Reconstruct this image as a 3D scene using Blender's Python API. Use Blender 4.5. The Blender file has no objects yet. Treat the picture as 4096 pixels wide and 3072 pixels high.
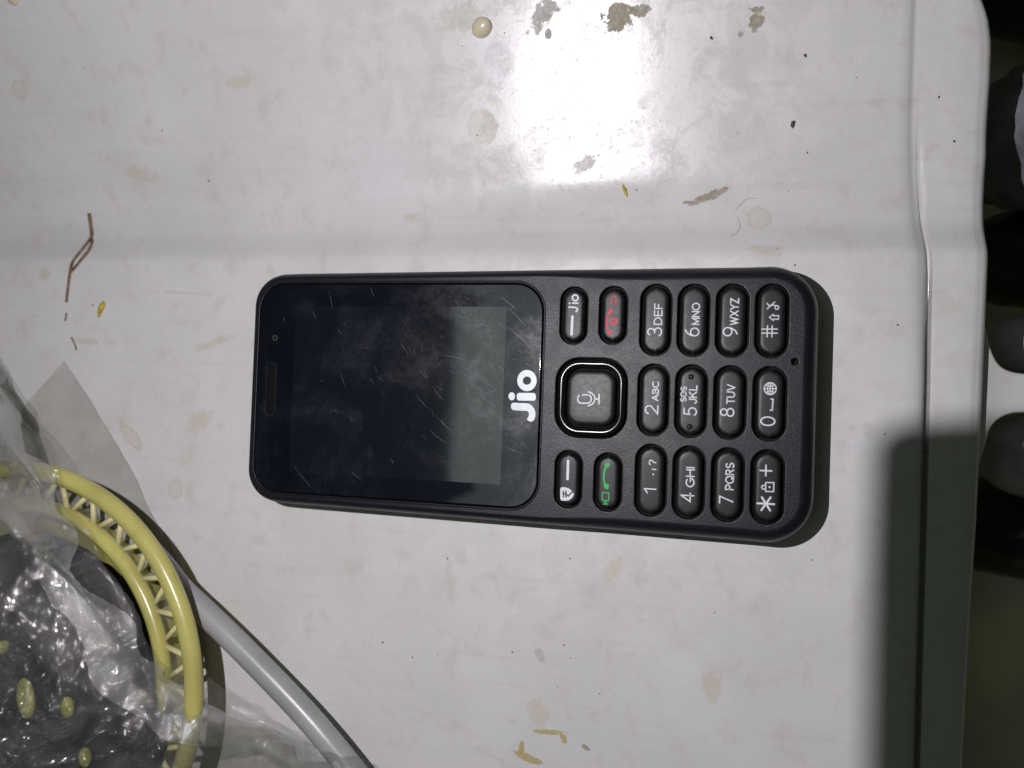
import bpy, bmesh, math, random
from mathutils import Vector, Matrix, noise

# All measures below are in millimetres (MM converts to metres). The phone's key "2" is the
# origin, +X runs to the phone's foot, +Y to its right-hand side, Z = 0 is the seat.
MM = 0.001
scene = bpy.context.scene
C = scene.collection

# ------------------------------------------------------------------ camera
cam_data = bpy.data.cameras.new('camera')
cam_data.sensor_fit = 'HORIZONTAL'
cam_data.sensor_width = 36.0
cam_data.lens = 28.125
cam_data.clip_start = 0.004
cam_data.clip_end = 20.0
cam = bpy.data.objects.new('camera', cam_data)
C.objects.link(cam)
R = Matrix(((0.9688034, -0.0285863, 0.2461763),
            (0.0353683, 0.9991057, -0.0231710),
            (-0.2452938, 0.0311550, 0.9689481)))
cam.matrix_world = Matrix.Translation(Vector((11.267, -1.434, 165.738)) * MM) @ R.to_4x4()
cam_data.dof.use_dof = True
cam_data.dof.focus_distance = 0.160
cam_data.dof.aperture_fstop = 15.0
scene.camera = cam

# ------------------------------------------------------------------ light
world = bpy.data.worlds.new('World')
scene.world = world
world.use_nodes = True
bg = world.node_tree.nodes['Background']
bg.inputs['Color'].default_value = (0.86, 1.0, 0.74, 1)
bg.inputs['Strength'].default_value = 0.030

FLASH = (-34.0, 13.0, 166.0)
fl = bpy.data.lights.new('flash', 'POINT')
fl.energy = 1.0
fl.shadow_soft_size = 0.32 * MM
fl.color = (1.0, 0.96, 1.0)
fl.use_nodes = True
_nt = fl.node_tree
_em = next(n for n in _nt.nodes if n.type == 'EMISSION')
_fo = _nt.nodes.new('ShaderNodeLightFalloff')
_fo.inputs['Strength'].default_value = 1.0
_mx = [_nt.nodes.new('ShaderNodeMath') for _ in range(2)]
_mx[0].operation = _mx[1].operation = 'MULTIPLY_ADD'
_nt.links.new(_fo.outputs['Linear'], _mx[0].inputs[0]); _mx[0].inputs[1].default_value = 3.9; _mx[0].inputs[2].default_value = 0.0
_nt.links.new(_fo.outputs['Quadratic'], _mx[1].inputs[0]); _mx[1].inputs[1].default_value = 0.36
_nt.links.new(_mx[0].outputs[0], _mx[1].inputs[2])
_nt.links.new(_mx[1].outputs[0], _em.inputs['Strength'])
flo = bpy.data.objects.new('flash', fl)
flo.location = Vector(FLASH) * MM
C.objects.link(flo)

# added area light, placed overhead so the screen glass mirrors it towards its foot
rl = bpy.data.lights.new('screen_mirror_light', 'AREA')
rl.shape = 'RECTANGLE'
rl.size, rl.size_y = 0.24, 0.62
rl.energy = 0.44
rl.color = (0.86, 1.0, 0.93)
rlo = bpy.data.objects.new('screen_mirror_light', rl)
rlo.location = Vector((-415, 30, 1500)) * MM
C.objects.link(rlo)

vs = scene.view_settings
vs.view_transform = 'Standard'
vs.look = 'None'
vs.exposure = 0.0
vs.gamma = 1.0
vs.use_curve_mapping = False
scene.cycles.transparent_max_bounces = 24
scene.cycles.max_bounces = 10
scene.cycles.sample_clamp_indirect = 4.0

# ------------------------------------------------------------------ helpers
def tag(o, label=None, cat=None, group=None, kind=None):
    if label: o['label'] = label
    if cat: o['category'] = cat
    if group: o['group'] = group
    if kind: o['kind'] = kind
    return o

def empty(name, loc=(0, 0, 0)):
    o = bpy.data.objects.new(name, None)
    o.location = Vector(loc) * MM
    o.empty_display_size = 0.005
    C.objects.link(o)
    return o

def mesh_obj(name, verts, faces, mats, parent=None, smooth=True, face_mats=None, sharp=None):
    me = bpy.data.meshes.new(name)
    me.from_pydata([(v[0] * MM, v[1] * MM, v[2] * MM) for v in verts], [], faces)
    mats = mats if isinstance(mats, (list, tuple)) else [mats]
    for m in mats: me.materials.append(m)
    if face_mats:
        me.polygons.foreach_set('material_index', face_mats)
    bm = bmesh.new(); bm.from_mesh(me)
    bmesh.ops.recalc_face_normals(bm, faces=bm.faces) if sharp != 'keep' else None
    bm.to_mesh(me); bm.free()
    if smooth:
        me.polygons.foreach_set('use_smooth', [True] * len(me.polygons))
        if sharp and sharp != 'keep':
            me.set_sharp_from_angle(angle=math.radians(sharp))
    me.update()
    o = bpy.data.objects.new(name, me)
    C.objects.link(o)
    if parent is not None:
        o.parent = parent
        o.matrix_parent_inverse = Matrix.Translation(-parent_world(parent))
    return o

def parent_world(p):
    return p.location.copy() if p.parent is None else Vector((0, 0, 0))   # parts carry no offset of their own

def rrect(hx, hy, r, n=8, cx=0.0, cy=0.0):
    r = min(r, hx, hy)
    pts = []
    for k, (sx, sy) in enumerate(((1, 1), (-1, 1), (-1, -1), (1, -1))):
        for i in range(n + 1):
            a = math.pi / 2 * (k + i / n)
            pts.append((cx + sx * (hx - r) + r * math.cos(a), cy + sy * (hy - r) + r * math.sin(a)))
    return pts

def loft(rings, cap_end=True, cap_start=False):
    """rings: list of equal-length closed loops of 3-D points"""
    n = len(rings[0]); v = [p for r in rings for p in r]; f = []
    for k in range(len(rings) - 1):
        for i in range(n):
            j = (i + 1) % n
            f.append((k * n + i, k * n + j, (k + 1) * n + j, (k + 1) * n + i))
    if cap_end: f.append(tuple((len(rings) - 1) * n + i for i in range(n)))
    if cap_start: f.append(tuple(reversed(range(n))))
    return v, f

def rr_rings(hx, hy, r, profile, cx, cy, n=8):
    return [[(x, y, z) for x, y in rrect(hx - i, hy - i, max(r - i, 0.05), n, cx, cy)] for i, z in profile]

def tube(path, rad, n=12, closed=False):
    pts = [Vector(p) for p in path]; m = len(pts); rings = []; up = Vector((0, 0, 1))
    for i, p in enumerate(pts):
        a = pts[(i - 1) % m] if (closed or i > 0) else p
        b = pts[(i + 1) % m] if (closed or i < m - 1) else p
        t = (b - a).normalized()
        s = t.cross(up)
        if s.length < 1e-5: s = t.cross(Vector((1, 0, 0)))
        s.normalize(); w = s.cross(t)
        rr = rad[i] if isinstance(rad, (list, tuple)) else rad
        rings.append([tuple(p + s * rr * math.cos(2 * math.pi * k / n) + w * rr * math.sin(2 * math.pi * k / n)) for k in range(n)])
    if closed:
        v, f = loft(rings, False)
        base = (m - 1) * n
        for i in range(n):
            j = (i + 1) % n
            f.append((base + i, base + j, j, i))
        return v, f
    return loft(rings, True, True)

def smooth_path(pts, n=8):
    P = [Vector(p) for p in pts]; out = []
    for i in range(len(P) - 1):
        p0, p1, p2, p3 = P[max(i - 1, 0)], P[i], P[i + 1], P[min(i + 2, len(P) - 1)]
        for k in range(n):
            t = k / n
            out.append(0.5 * ((2 * p1) + (p2 - p0) * t + (2 * p0 - 5 * p1 + 4 * p2 - p3) * t * t + (3 * p1 - p0 - 3 * p2 + p3) * t ** 3))
    out.append(P[-1])
    return out

def lerp_table(tab, x):
    if x <= tab[0][0]: return tab[0][1]
    for (a, va), (b, vb) in zip(tab, tab[1:]):
        if x <= b: return va + (vb - va) * (x - a) / (b - a)
    return tab[-1][1]

def sstep(a, b, x):
    t = min(1.0, max(0.0, (x - a) / (b - a)))
    return t * t * (3 - 2 * t)

# ------------------------------------------------------------------ materials
def new_mat(name):
    m = bpy.data.materials.new(name)
    m.use_nodes = True
    nt = m.node_tree
    return m, nt, nt.nodes['Principled BSDF']

def node(nt, typ, **kw):
    n = nt.nodes.new(typ)
    for k, v in kw.items(): setattr(n, k, v)
    return n

def coords_mm(nt):
    tc = node(nt, 'ShaderNodeNewGeometry')
    mp = node(nt, 'ShaderNodeVectorMath', operation='SCALE')
    mp.inputs['Scale'].default_value = 1000.0
    nt.links.new(tc.outputs['Position'], mp.inputs[0])
    return mp.outputs[0]

def noise_tex(nt, vec, scale, detail=4.0, rough=0.55, distort=0.0):
    n = node(nt, 'ShaderNodeTexNoise')
    n.inputs['Scale'].default_value = scale
    n.inputs['Detail'].default_value = detail
    n.inputs['Roughness'].default_value = rough
    n.inputs['Distortion'].default_value = distort
    nt.links.new(vec, n.inputs['Vector'])
    return n

def mrange(nt, val, a, b, c=0.0, d=1.0, smooth=True):
    n = node(nt, 'ShaderNodeMapRange')
    n.interpolation_type = 'SMOOTHSTEP' if smooth else 'LINEAR'
    for i, x in enumerate((a, b, c, d)): n.inputs[i + 1].default_value = x
    nt.links.new(val, n.inputs[0])
    return n.outputs[0]

def math_n(nt, op, a, b=None):
    n = node(nt, 'ShaderNodeMath', operation=op)
    for i, x in enumerate((a, b)):
        if x is None: continue
        if isinstance(x, (int, float)): n.inputs[i].default_value = x
        else: nt.links.new(x, n.inputs[i])
    return n.outputs[0]

def mixcol(nt, fac, a, b, blend='MIX'):
    n = node(nt, 'ShaderNodeMix', data_type='RGBA', blend_type=blend)
    if isinstance(fac, (int, float)): n.inputs[0].default_value = fac
    else: nt.links.new(fac, n.inputs[0])
    for i, x in ((6, a), (7, b)):
        if isinstance(x, tuple): n.inputs[i].default_value = x if len(x) == 4 else x + (1,)
        else: nt.links.new(x, n.inputs[i])
    return n.outputs[2]

def bump(nt, bsdf, height, strength, dist):
    b = node(nt, 'ShaderNodeBump')
    b.inputs['Strength'].default_value = strength
    b.inputs['Distance'].default_value = dist
    nt.links.new(height, b.inputs['Height'])
    nt.links.new(b.outputs[0], bsdf.inputs['Normal'])
    return b

def plain(name, col, rough=0.5, spec=0.5, var=0.0, scale=0.3, bump_s=0.0, bump_scale=3.0, coat=0.0, sss=0.0):
    m, nt, p = new_mat(name)
    p.inputs['Base Color'].default_value = col + (1,)
    p.inputs['Roughness'].default_value = rough
    p.inputs['Specular IOR Level'].default_value = spec
    p.inputs['Coat Weight'].default_value = coat
    if sss:
        p.inputs['Subsurface Weight'].default_value = sss
        p.inputs['Subsurface Radius'].default_value = (0.002, 0.002, 0.001)
        p.inputs['Subsurface Scale'].default_value = 0.6
    vec = coords_mm(nt)
    if var:
        n = noise_tex(nt, vec, scale)
        f = mrange(nt, n.outputs['Fac'], 0.3, 0.7)
        lo = tuple(c * (1 - var) for c in col); hi = tuple(min(1, c * (1 + var)) for c in col)
        nt.links.new(mixcol(nt, f, lo, hi), p.inputs['Base Color'])
    if bump_s:
        n2 = noise_tex(nt, vec, bump_scale, 3)
        bump(nt, p, n2.outputs['Fac'], bump_s, 0.0002)
    return m

# ------------------------------------------------------------------ layout (mm), positions unprojected from image pixels
KEY_AT = {'3': (0, 15.2), '6': (7, 15.2), '9': (14, 15.2), '#': (21, 15.2), '2': (0, 0), '5': (7, 0), '8': (14, 0), '0': (21, 0), '1': (0, -15.2), '4': (7, -15.2), '7': (14, -15.2), '*': (21, -15.2), 'jio': (-15.76, 15.92), 'red': (-8.1, 16.03), 'rup': (-15.76, -15.92), 'grn': (-8.1, -16.03)}
TEXT = {'2': [('2', -2.75, -0.91, 1.04, -1.53, 0.26), ('ABC', -0.22, 3.55, 1.03, -0.27, 0.24)], '3': [('3', -3.14, -1.41, 1.28, -1.56, 0.26), ('DEF', -1.02, 3.11, 1.25, -0.37, 0.24)], '6': [('6', -3.11, -1.4, 1.15, -1.56, 0.26), ('MNO', -0.95, 3.24, 1.12, -0.4, 0.24)], '9': [('9', -3.02, -1.22, 1.03, -1.69, 0.26), ('WXYZ', -0.94, 4.13, 1.1, -0.51, 0.24)], '5': [('5', -2.73, -1.08, 1.14, -1.36, 0.26), ('JKL', -0.47, 2.97, 1.07, -0.49, 0.24), ('SOS', -0.18, 2.71, -0.84, -2.02, 0.2)], '8': [('8', -2.67, -0.98, 0.84, -1.77, 0.26), ('TUV', -0.33, 3.41, 0.88, -0.69, 0.24)], '1': [('1', -2.46, -1.38, 1.15, -1.21, 0.26)], '4': [('4', -3.59, -1.77, 1.1, -1.47, 0.26), ('GHI', -0.82, 3.01, 1.09, -0.59, 0.26)], '7': [('7', -3.47, -1.99, 1.12, -1.48, 0.26), ('PQRS', -0.91, 4.15, 1.12, -0.48, 0.25)], '0': [('0', -4.09, -2.29, 1.08, -1.63, 0.28)]}
ICONS = {'jio': [('w', 0.5, [(-0.2, -0.26), (-0.24, -3.72)]), ('w', 0.3, [(-0.94, 1.56), (0.04, 1.54), (0.51, 1.42), (0.76, 1.15), (0.71, 0.89), (0.46, 0.72)]), ('w', 0.3, [(-0.26, 2.36), (0.75, 2.37)]), ('w', 0, [(-0.66, 2.31), (-0.69, 2.21), (-0.78, 2.14), (-0.9, 2.14), (-0.99, 2.21), (-1.03, 2.31), (-1.0, 2.42), (-0.91, 2.49), (-0.79, 2.49), (-0.7, 2.42), (-0.66, 2.31)]), ('w', 0.3, [(0.8, 3.39), (0.77, 3.21), (0.7, 3.05), (0.58, 2.93), (0.42, 2.85), (0.25, 2.82), (0.07, 2.85), (-0.09, 2.93), (-0.22, 3.05), (-0.31, 3.21), (-0.34, 3.38), (-0.32, 3.56), (-0.24, 3.72), (-0.12, 3.84), (0.03, 3.92), (0.21, 3.95), (0.39, 3.92), (0.55, 3.84), (0.68, 3.72), (0.76, 3.56), (0.8, 3.39)])], 'red': [('r', 0.36, [(-0.71, 0.59), (-1.05, -0.32), (-1.15, -1.38), (-1.12, -2.28), (-0.82, -3.18)]), ('r', 0, [(-0.05, 0.82), (-0.08, 0.58), (-0.17, 0.39), (-0.32, 0.29), (-0.48, 0.29), (-0.62, 0.39), (-0.73, 0.58), (-0.77, 0.81), (-0.75, 1.05), (-0.65, 1.24), (-0.51, 1.35), (-0.35, 1.35), (-0.2, 1.24), (-0.1, 1.05), (-0.05, 0.82)]), ('r', 0, [(-0.16, -3.37), (-0.18, -3.6), (-0.28, -3.79), (-0.42, -3.9), (-0.58, -3.9), (-0.73, -3.8), (-0.83, -3.61), (-0.88, -3.38), (-0.85, -3.14), (-0.76, -2.95), (-0.61, -2.85), (-0.45, -2.84), (-0.31, -2.95), (-0.2, -3.13), (-0.16, -3.37)]), ('r', 0.36, [(0.77, -1.28), (0.74, -1.46), (0.67, -1.62), (0.55, -1.75), (0.39, -1.83), (0.21, -1.86), (0.04, -1.83), (-0.12, -1.75), (-0.25, -1.63), (-0.34, -1.47), (-0.37, -1.29), (-0.35, -1.12), (-0.28, -0.96), (-0.15, -0.83), (0.0, -0.75), (0.18, -0.72), (0.35, -0.74), (0.52, -0.82), (0.65, -0.95), (0.73, -1.11), (0.77, -1.28)]), ('r', 0, [(0.33, -1.29), (0.3, -1.38), (0.2, -1.42), (0.1, -1.38), (0.06, -1.29), (0.1, -1.19), (0.19, -1.15), (0.29, -1.19), (0.33, -1.29)]), ('r', 0.22, [(0.54, 2.07), (0.54, 3.01), (0.4, 3.49), (0.07, 3.67), (-0.26, 3.46), (-0.39, 3.0), (-0.4, 2.4)]), ('r', 0, [(-0.77, 2.47), (-0.39, 2.07), (-0.08, 2.48)])], 'rup': [('w', 0, [(-1.3, -1.57), (-0.61, -1.49), (0.16, -1.64), (0.87, -2.12), (1.27, -2.77), (0.91, -3.47), (0.24, -4.0), (-0.52, -4.09), (-1.17, -4.09), (-1.36, -3.77), (-1.44, -1.96)]), ('k', 0.26, [(-0.86, -2.23), (-0.76, -3.4)]), ('k', 0.26, [(-0.31, -2.19), (-0.24, -3.37)]), ('k', 0.26, [(-0.78, -2.9), (-0.39, -2.65), (0.18, -3.14), (0.98, -2.19)]), ('w', 0.5, [(-0.09, 3.64), (-0.08, 0.13)])], 'grn': [('g', 0.34, [(-0.44, 2.86), (-0.69, 2.1), (-0.76, 1.2), (-0.7, 0.3), (-0.5, -0.43)]), ('g', 0, [(-0.54, 3.68), (-0.1, 3.85), (0.28, 3.72), (0.3, 3.2), (0.01, 2.85), (-0.48, 2.74), (-0.64, 3.15)]), ('g', 0, [(-0.68, -0.37), (-0.12, -0.18), (0.26, -0.31), (0.28, -0.91), (0.07, -1.29), (-0.38, -1.2), (-0.66, -0.81)]), ('g', 0.2, [(-0.92, -2.1), (-0.84, -1.99), (0.18, -1.93), (0.29, -2.02), (0.33, -3.3), (0.23, -3.43), (-0.79, -3.49), (-0.88, -3.38), (-0.92, -2.1)]), ('g', 0.18, [(-0.3, -3.64), (-0.65, -4.14), (0.1, -4.09), (-0.3, -3.64)])], 'nav': [('w', 0.26, [(-2.02, 0.55), (-0.42, 0.6), (-0.57, 0.6), (-0.39, 0.57), (-0.22, 0.5), (-0.08, 0.37), (0.04, 0.21), (0.11, 0.01), (0.14, -0.19), (0.12, -0.41), (0.06, -0.6), (-0.04, -0.78), (-0.18, -0.91), (-0.34, -1.0), (-0.51, -1.03), (-1.81, -1.08), (-1.81, -1.08), (-1.99, -1.05), (-2.16, -0.98), (-2.3, -0.85), (-2.42, -0.69), (-2.49, -0.49), (-2.52, -0.28), (-2.51, -0.07), (-2.44, 0.13), (-2.34, 0.3), (-2.2, 0.44), (-2.04, 0.52), (-1.86, 0.56)]), ('w', 0.26, [(-0.48, 1.16), (0.26, 0.88), (0.7, 0.37), (0.81, -0.17), (0.7, -0.73), (0.33, -1.23), (-0.45, -1.53)]), ('w', 0.26, [(0.81, -0.17), (1.59, -0.16)]), ('w', 0.28, [(1.62, 0.74), (1.62, -1.06)])], '0': [('w', 0.22, [(0.1, -1.17), (0.45, -1.16), (0.53, 0.85), (0.18, 0.88)]), ('w', 0.2, [(1.02, 2.8), (0.99, 2.51), (0.89, 2.25), (0.74, 2.02), (0.53, 1.84), (0.28, 1.72), (0.01, 1.68), (-0.26, 1.71), (-0.51, 1.81), (-0.73, 1.97), (-0.9, 2.19), (-1.01, 2.45), (-1.05, 2.73), (-1.02, 3.02), (-0.93, 3.28), (-0.77, 3.51), (-0.56, 3.69), (-0.31, 3.81), (-0.04, 3.85), (0.22, 3.82), (0.48, 3.72), (0.7, 3.55), (0.87, 3.33), (0.98, 3.08), (1.02, 2.8)]), ('w', 0.16, [(0.45, 2.78), (0.44, 2.5), (0.4, 2.23), (0.33, 2.01), (0.24, 1.83), (0.13, 1.72), (0.01, 1.68), (-0.11, 1.71), (-0.22, 1.82), (-0.32, 1.99), (-0.4, 2.21), (-0.46, 2.47), (-0.48, 2.75), (-0.47, 3.03), (-0.43, 3.3), (-0.36, 3.52), (-0.27, 3.7), (-0.16, 3.81), (-0.04, 3.85), (0.08, 3.82), (0.19, 3.71), (0.29, 3.54), (0.37, 3.32), (0.42, 3.06), (0.45, 2.78)]), ('w', 0.16, [(-1.05, 2.73), (1.02, 2.8)]), ('w', 0.16, [(-0.04, 3.85), (0.01, 1.68)]), ('w', 0.15, [(-0.8, 3.46), (-0.41, 3.24), (-0.03, 3.19), (0.35, 3.26), (0.73, 3.5)]), ('w', 0.15, [(-0.76, 2.03), (-0.38, 2.27), (-0.0, 2.34), (0.38, 2.29), (0.77, 2.07)])], '*': [('w', 0.2, [(-0.33, 0.87), (1.07, 0.92), (1.08, -0.7), (-0.31, -0.75), (-0.33, 0.87)]), ('w', 0.2, [(-0.36, 0.37), (-0.85, 0.31), (-1.04, 0.0), (-0.86, -0.32), (-0.37, -0.35)]), ('w', 0, [(0.53, 0.1), (0.5, -0.02), (0.4, -0.1), (0.29, -0.1), (0.19, -0.04), (0.16, 0.07), (0.19, 0.19), (0.28, 0.27), (0.39, 0.27), (0.49, 0.21), (0.53, 0.1)]), ('w', 0.26, [(-1.38, 3.0), (0.65, 3.03)]), ('w', 0.26, [(-0.37, 4.0), (-0.36, 2.1)]), ('w', 0.34, [(-1.68, -2.98), (1.23, -2.97)]), ('w', 0.34, [(-0.95, -1.83), (0.57, -4.15)]), ('w', 0.34, [(0.58, -1.76), (-0.96, -4.18)])], '#': [('w', 0.2, [(-1.76, -1.57), (0.95, -1.54)]), ('w', 0.2, [(-1.74, -2.32), (0.94, -2.28)]), ('w', 0.2, [(-0.79, -0.93), (-0.79, -2.99)]), ('w', 0.2, [(0.03, -0.92), (0.02, -2.98)]), ('w', 0.17, [(-0.5, 0.6), (0.17, 1.15), (0.23, 0.86), (1.1, 0.93), (1.09, 0.25), (0.26, 0.29), (0.2, 0.03), (-0.5, 0.6)]), ('w', 0.19, [(-0.92, 2.15), (0.36, 3.39)]), ('w', 0.19, [(-0.98, 3.21), (-0.69, 2.76), (0.29, 2.83), (0.56, 2.69)]), ('w', 0.19, [(1.08, 2.4), (1.05, 2.26), (0.97, 2.13), (0.84, 2.07), (0.7, 2.07), (0.57, 2.13), (0.48, 2.25), (0.45, 2.4), (0.48, 2.55), (0.56, 2.67), (0.68, 2.74), (0.82, 2.74), (0.95, 2.67), (1.04, 2.55), (1.08, 2.4)])], '1': [('w', 0, [(0.62, 1.23), (0.59, 1.13), (0.51, 1.07), (0.41, 1.06), (0.33, 1.12), (0.3, 1.21), (0.33, 1.31), (0.4, 1.37), (0.5, 1.38), (0.58, 1.32), (0.62, 1.23)]), ('w', 0.2, [(0.25, 2.18), (0.92, 2.13)]), ('w', 0.2, [(-0.14, 2.96), (-0.36, 3.27), (-0.32, 3.71), (-0.02, 3.91), (0.26, 3.71), (0.42, 3.46), (0.56, 3.45)]), ('w', 0, [(0.97, 3.46), (0.95, 3.37), (0.88, 3.31), (0.79, 3.31), (0.71, 3.36), (0.68, 3.44), (0.71, 3.53), (0.78, 3.59), (0.87, 3.59), (0.94, 3.54), (0.97, 3.46)])]}
LOGO = {'o_out': [(-22.68, 3.05), (-22.69, 2.72), (-22.75, 2.4), (-22.85, 2.1), (-23.0, 1.82), (-23.19, 1.56), (-23.42, 1.34), (-23.67, 1.17), (-23.95, 1.03), (-24.25, 0.95), (-24.55, 0.91), (-24.86, 0.93), (-25.16, 1.0), (-25.45, 1.11), (-25.72, 1.27), (-25.96, 1.48), (-26.17, 1.72), (-26.34, 2.0), (-26.47, 2.3), (-26.56, 2.61), (-26.59, 2.94), (-26.58, 3.27), (-26.52, 3.59), (-26.41, 3.9), (-26.26, 4.18), (-26.07, 4.43), (-25.84, 4.65), (-25.59, 4.83), (-25.31, 4.96), (-25.01, 5.05), (-24.7, 5.08), (-24.4, 5.06), (-24.09, 4.99), (-23.81, 4.88), (-23.54, 4.71), (-23.3, 4.5), (-23.09, 4.26), (-22.92, 3.99), (-22.79, 3.69), (-22.71, 3.37), (-22.68, 3.05)], 'o_in': [(-23.78, 3.01), (-23.78, 2.88), (-23.81, 2.75), (-23.86, 2.63), (-23.92, 2.52), (-24.01, 2.42), (-24.1, 2.34), (-24.22, 2.27), (-24.34, 2.21), (-24.47, 2.18), (-24.6, 2.17), (-24.73, 2.17), (-24.86, 2.2), (-24.99, 2.24), (-25.1, 2.31), (-25.21, 2.39), (-25.3, 2.48), (-25.37, 2.59), (-25.43, 2.71), (-25.47, 2.83), (-25.48, 2.96), (-25.47, 3.09), (-25.45, 3.22), (-25.4, 3.34), (-25.33, 3.45), (-25.25, 3.55), (-25.15, 3.63), (-25.04, 3.7), (-24.92, 3.76), (-24.79, 3.79), (-24.66, 3.8), (-24.52, 3.8), (-24.39, 3.77), (-24.27, 3.73), (-24.15, 3.66), (-24.05, 3.58), (-23.96, 3.48), (-23.88, 3.38), (-23.83, 3.26), (-23.79, 3.14), (-23.78, 3.01)], 'i': [(-23.29, 0.6), (-23.15, 0.59), (-23.02, 0.54), (-22.91, 0.46), (-22.82, 0.35), (-22.76, 0.23), (-22.74, 0.1), (-22.72, -0.4), (-22.74, -0.53), (-22.78, -0.66), (-22.86, -0.77), (-22.97, -0.85), (-23.1, -0.91), (-23.23, -0.93), (-26.0, -1.0), (-26.14, -0.99), (-26.27, -0.94), (-26.38, -0.86), (-26.47, -0.76), (-26.53, -0.64), (-26.55, -0.5), (-26.57, -0.0), (-26.56, 0.13), (-26.51, 0.26), (-26.43, 0.37), (-26.32, 0.45), (-26.19, 0.51), (-26.06, 0.53)], 'dot': [(-26.93, -0.18), (-26.94, -0.39), (-27.0, -0.58), (-27.1, -0.75), (-27.24, -0.89), (-27.39, -0.97), (-27.57, -1.0), (-27.74, -0.98), (-27.9, -0.91), (-28.04, -0.79), (-28.16, -0.62), (-28.23, -0.43), (-28.26, -0.22), (-28.25, -0.02), (-28.19, 0.18), (-28.09, 0.35), (-27.95, 0.48), (-27.8, 0.57), (-27.62, 0.6), (-27.45, 0.58), (-27.29, 0.5), (-27.14, 0.38), (-27.03, 0.22), (-26.96, 0.02), (-26.93, -0.18)], 'j': [(-27.23, -1.46), (-24.66, -1.46), (-24.02, -1.56), (-23.37, -1.97), (-22.92, -2.55), (-22.69, -3.22), (-22.68, -3.89), (-22.85, -4.57), (-23.15, -4.92), (-23.52, -5.08), (-23.9, -4.97), (-24.22, -4.78), (-24.39, -4.55), (-24.19, -4.31), (-24.01, -3.94), (-23.97, -3.58), (-24.06, -3.22), (-24.26, -3.04), (-24.5, -2.98), (-27.07, -2.93), (-27.48, -2.77), (-27.68, -2.36), (-27.66, -1.89), (-27.51, -1.6)]}
SCR = [((-47.19, 4.61), (-45.63, 2.88)), ((-44.26, 1.34), (-41.55, -1.56)), ((-47.74, -0.53), (-45.01, -3.26)), ((-43.66, -4.26), (-38.91, -8.08)), ((-44.47, -7.45), (-40.66, -10.08)), ((-28.57, -10.2), (-24.84, -11.38)), ((-40.15, 18.97), (-39.35, 17.39)), ((-29.82, 13.99), (-23.64, 8.93)), ((-29.24, 17.44), (-25.21, 13.52)), ((-35.98, 15.14), (-32.3, 13.27)), ((-68.02, 20.54), (-67.05, 16.71)), ((-78.53, 15.15), (-78.14, 13.86)), ((-71.66, 16.68), (-70.76, 14.66)), ((-58.59, 21.45), (-57.73, 19.46)), ((-51.58, 10.2), (-49.77, 7.74)), ((-42.65, 7.52), (-36.73, 6.42)), ((-38.85, 4.46), (-35.13, 2.47)), ((-34.31, -0.28), (-30.63, -2.57)), ((-52.68, -13.66), (-52.06, -14.86)), ((-75.04, -15.72), (-69.96, -20.9)), ((-61.44, -16.62), (-59.01, -18.63)), ((-36.09, -15.05), (-35.53, -15.54)), ((-65.88, 12.88), (-64.83, 11.44)), ((-30.74, 19.51), (-27.08, 16.76)), ((-24.58, 15.75), (-23.84, 14.39)), ((-31.28, 14.84), (-29.44, 13.3)), ((-46.24, 4.28), (-45.25, 2.71)), ((-57.98, 2.55), (-57.07, 1.21)), ((-65.73, -4.01), (-65.02, -4.89)), ((-64.69, 3.82), (-63.36, 0.6)), ((-40.69, 4.76), (-39.93, 3.91)), ((-43.76, 7.5), (-43.35, 6.46))]
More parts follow.
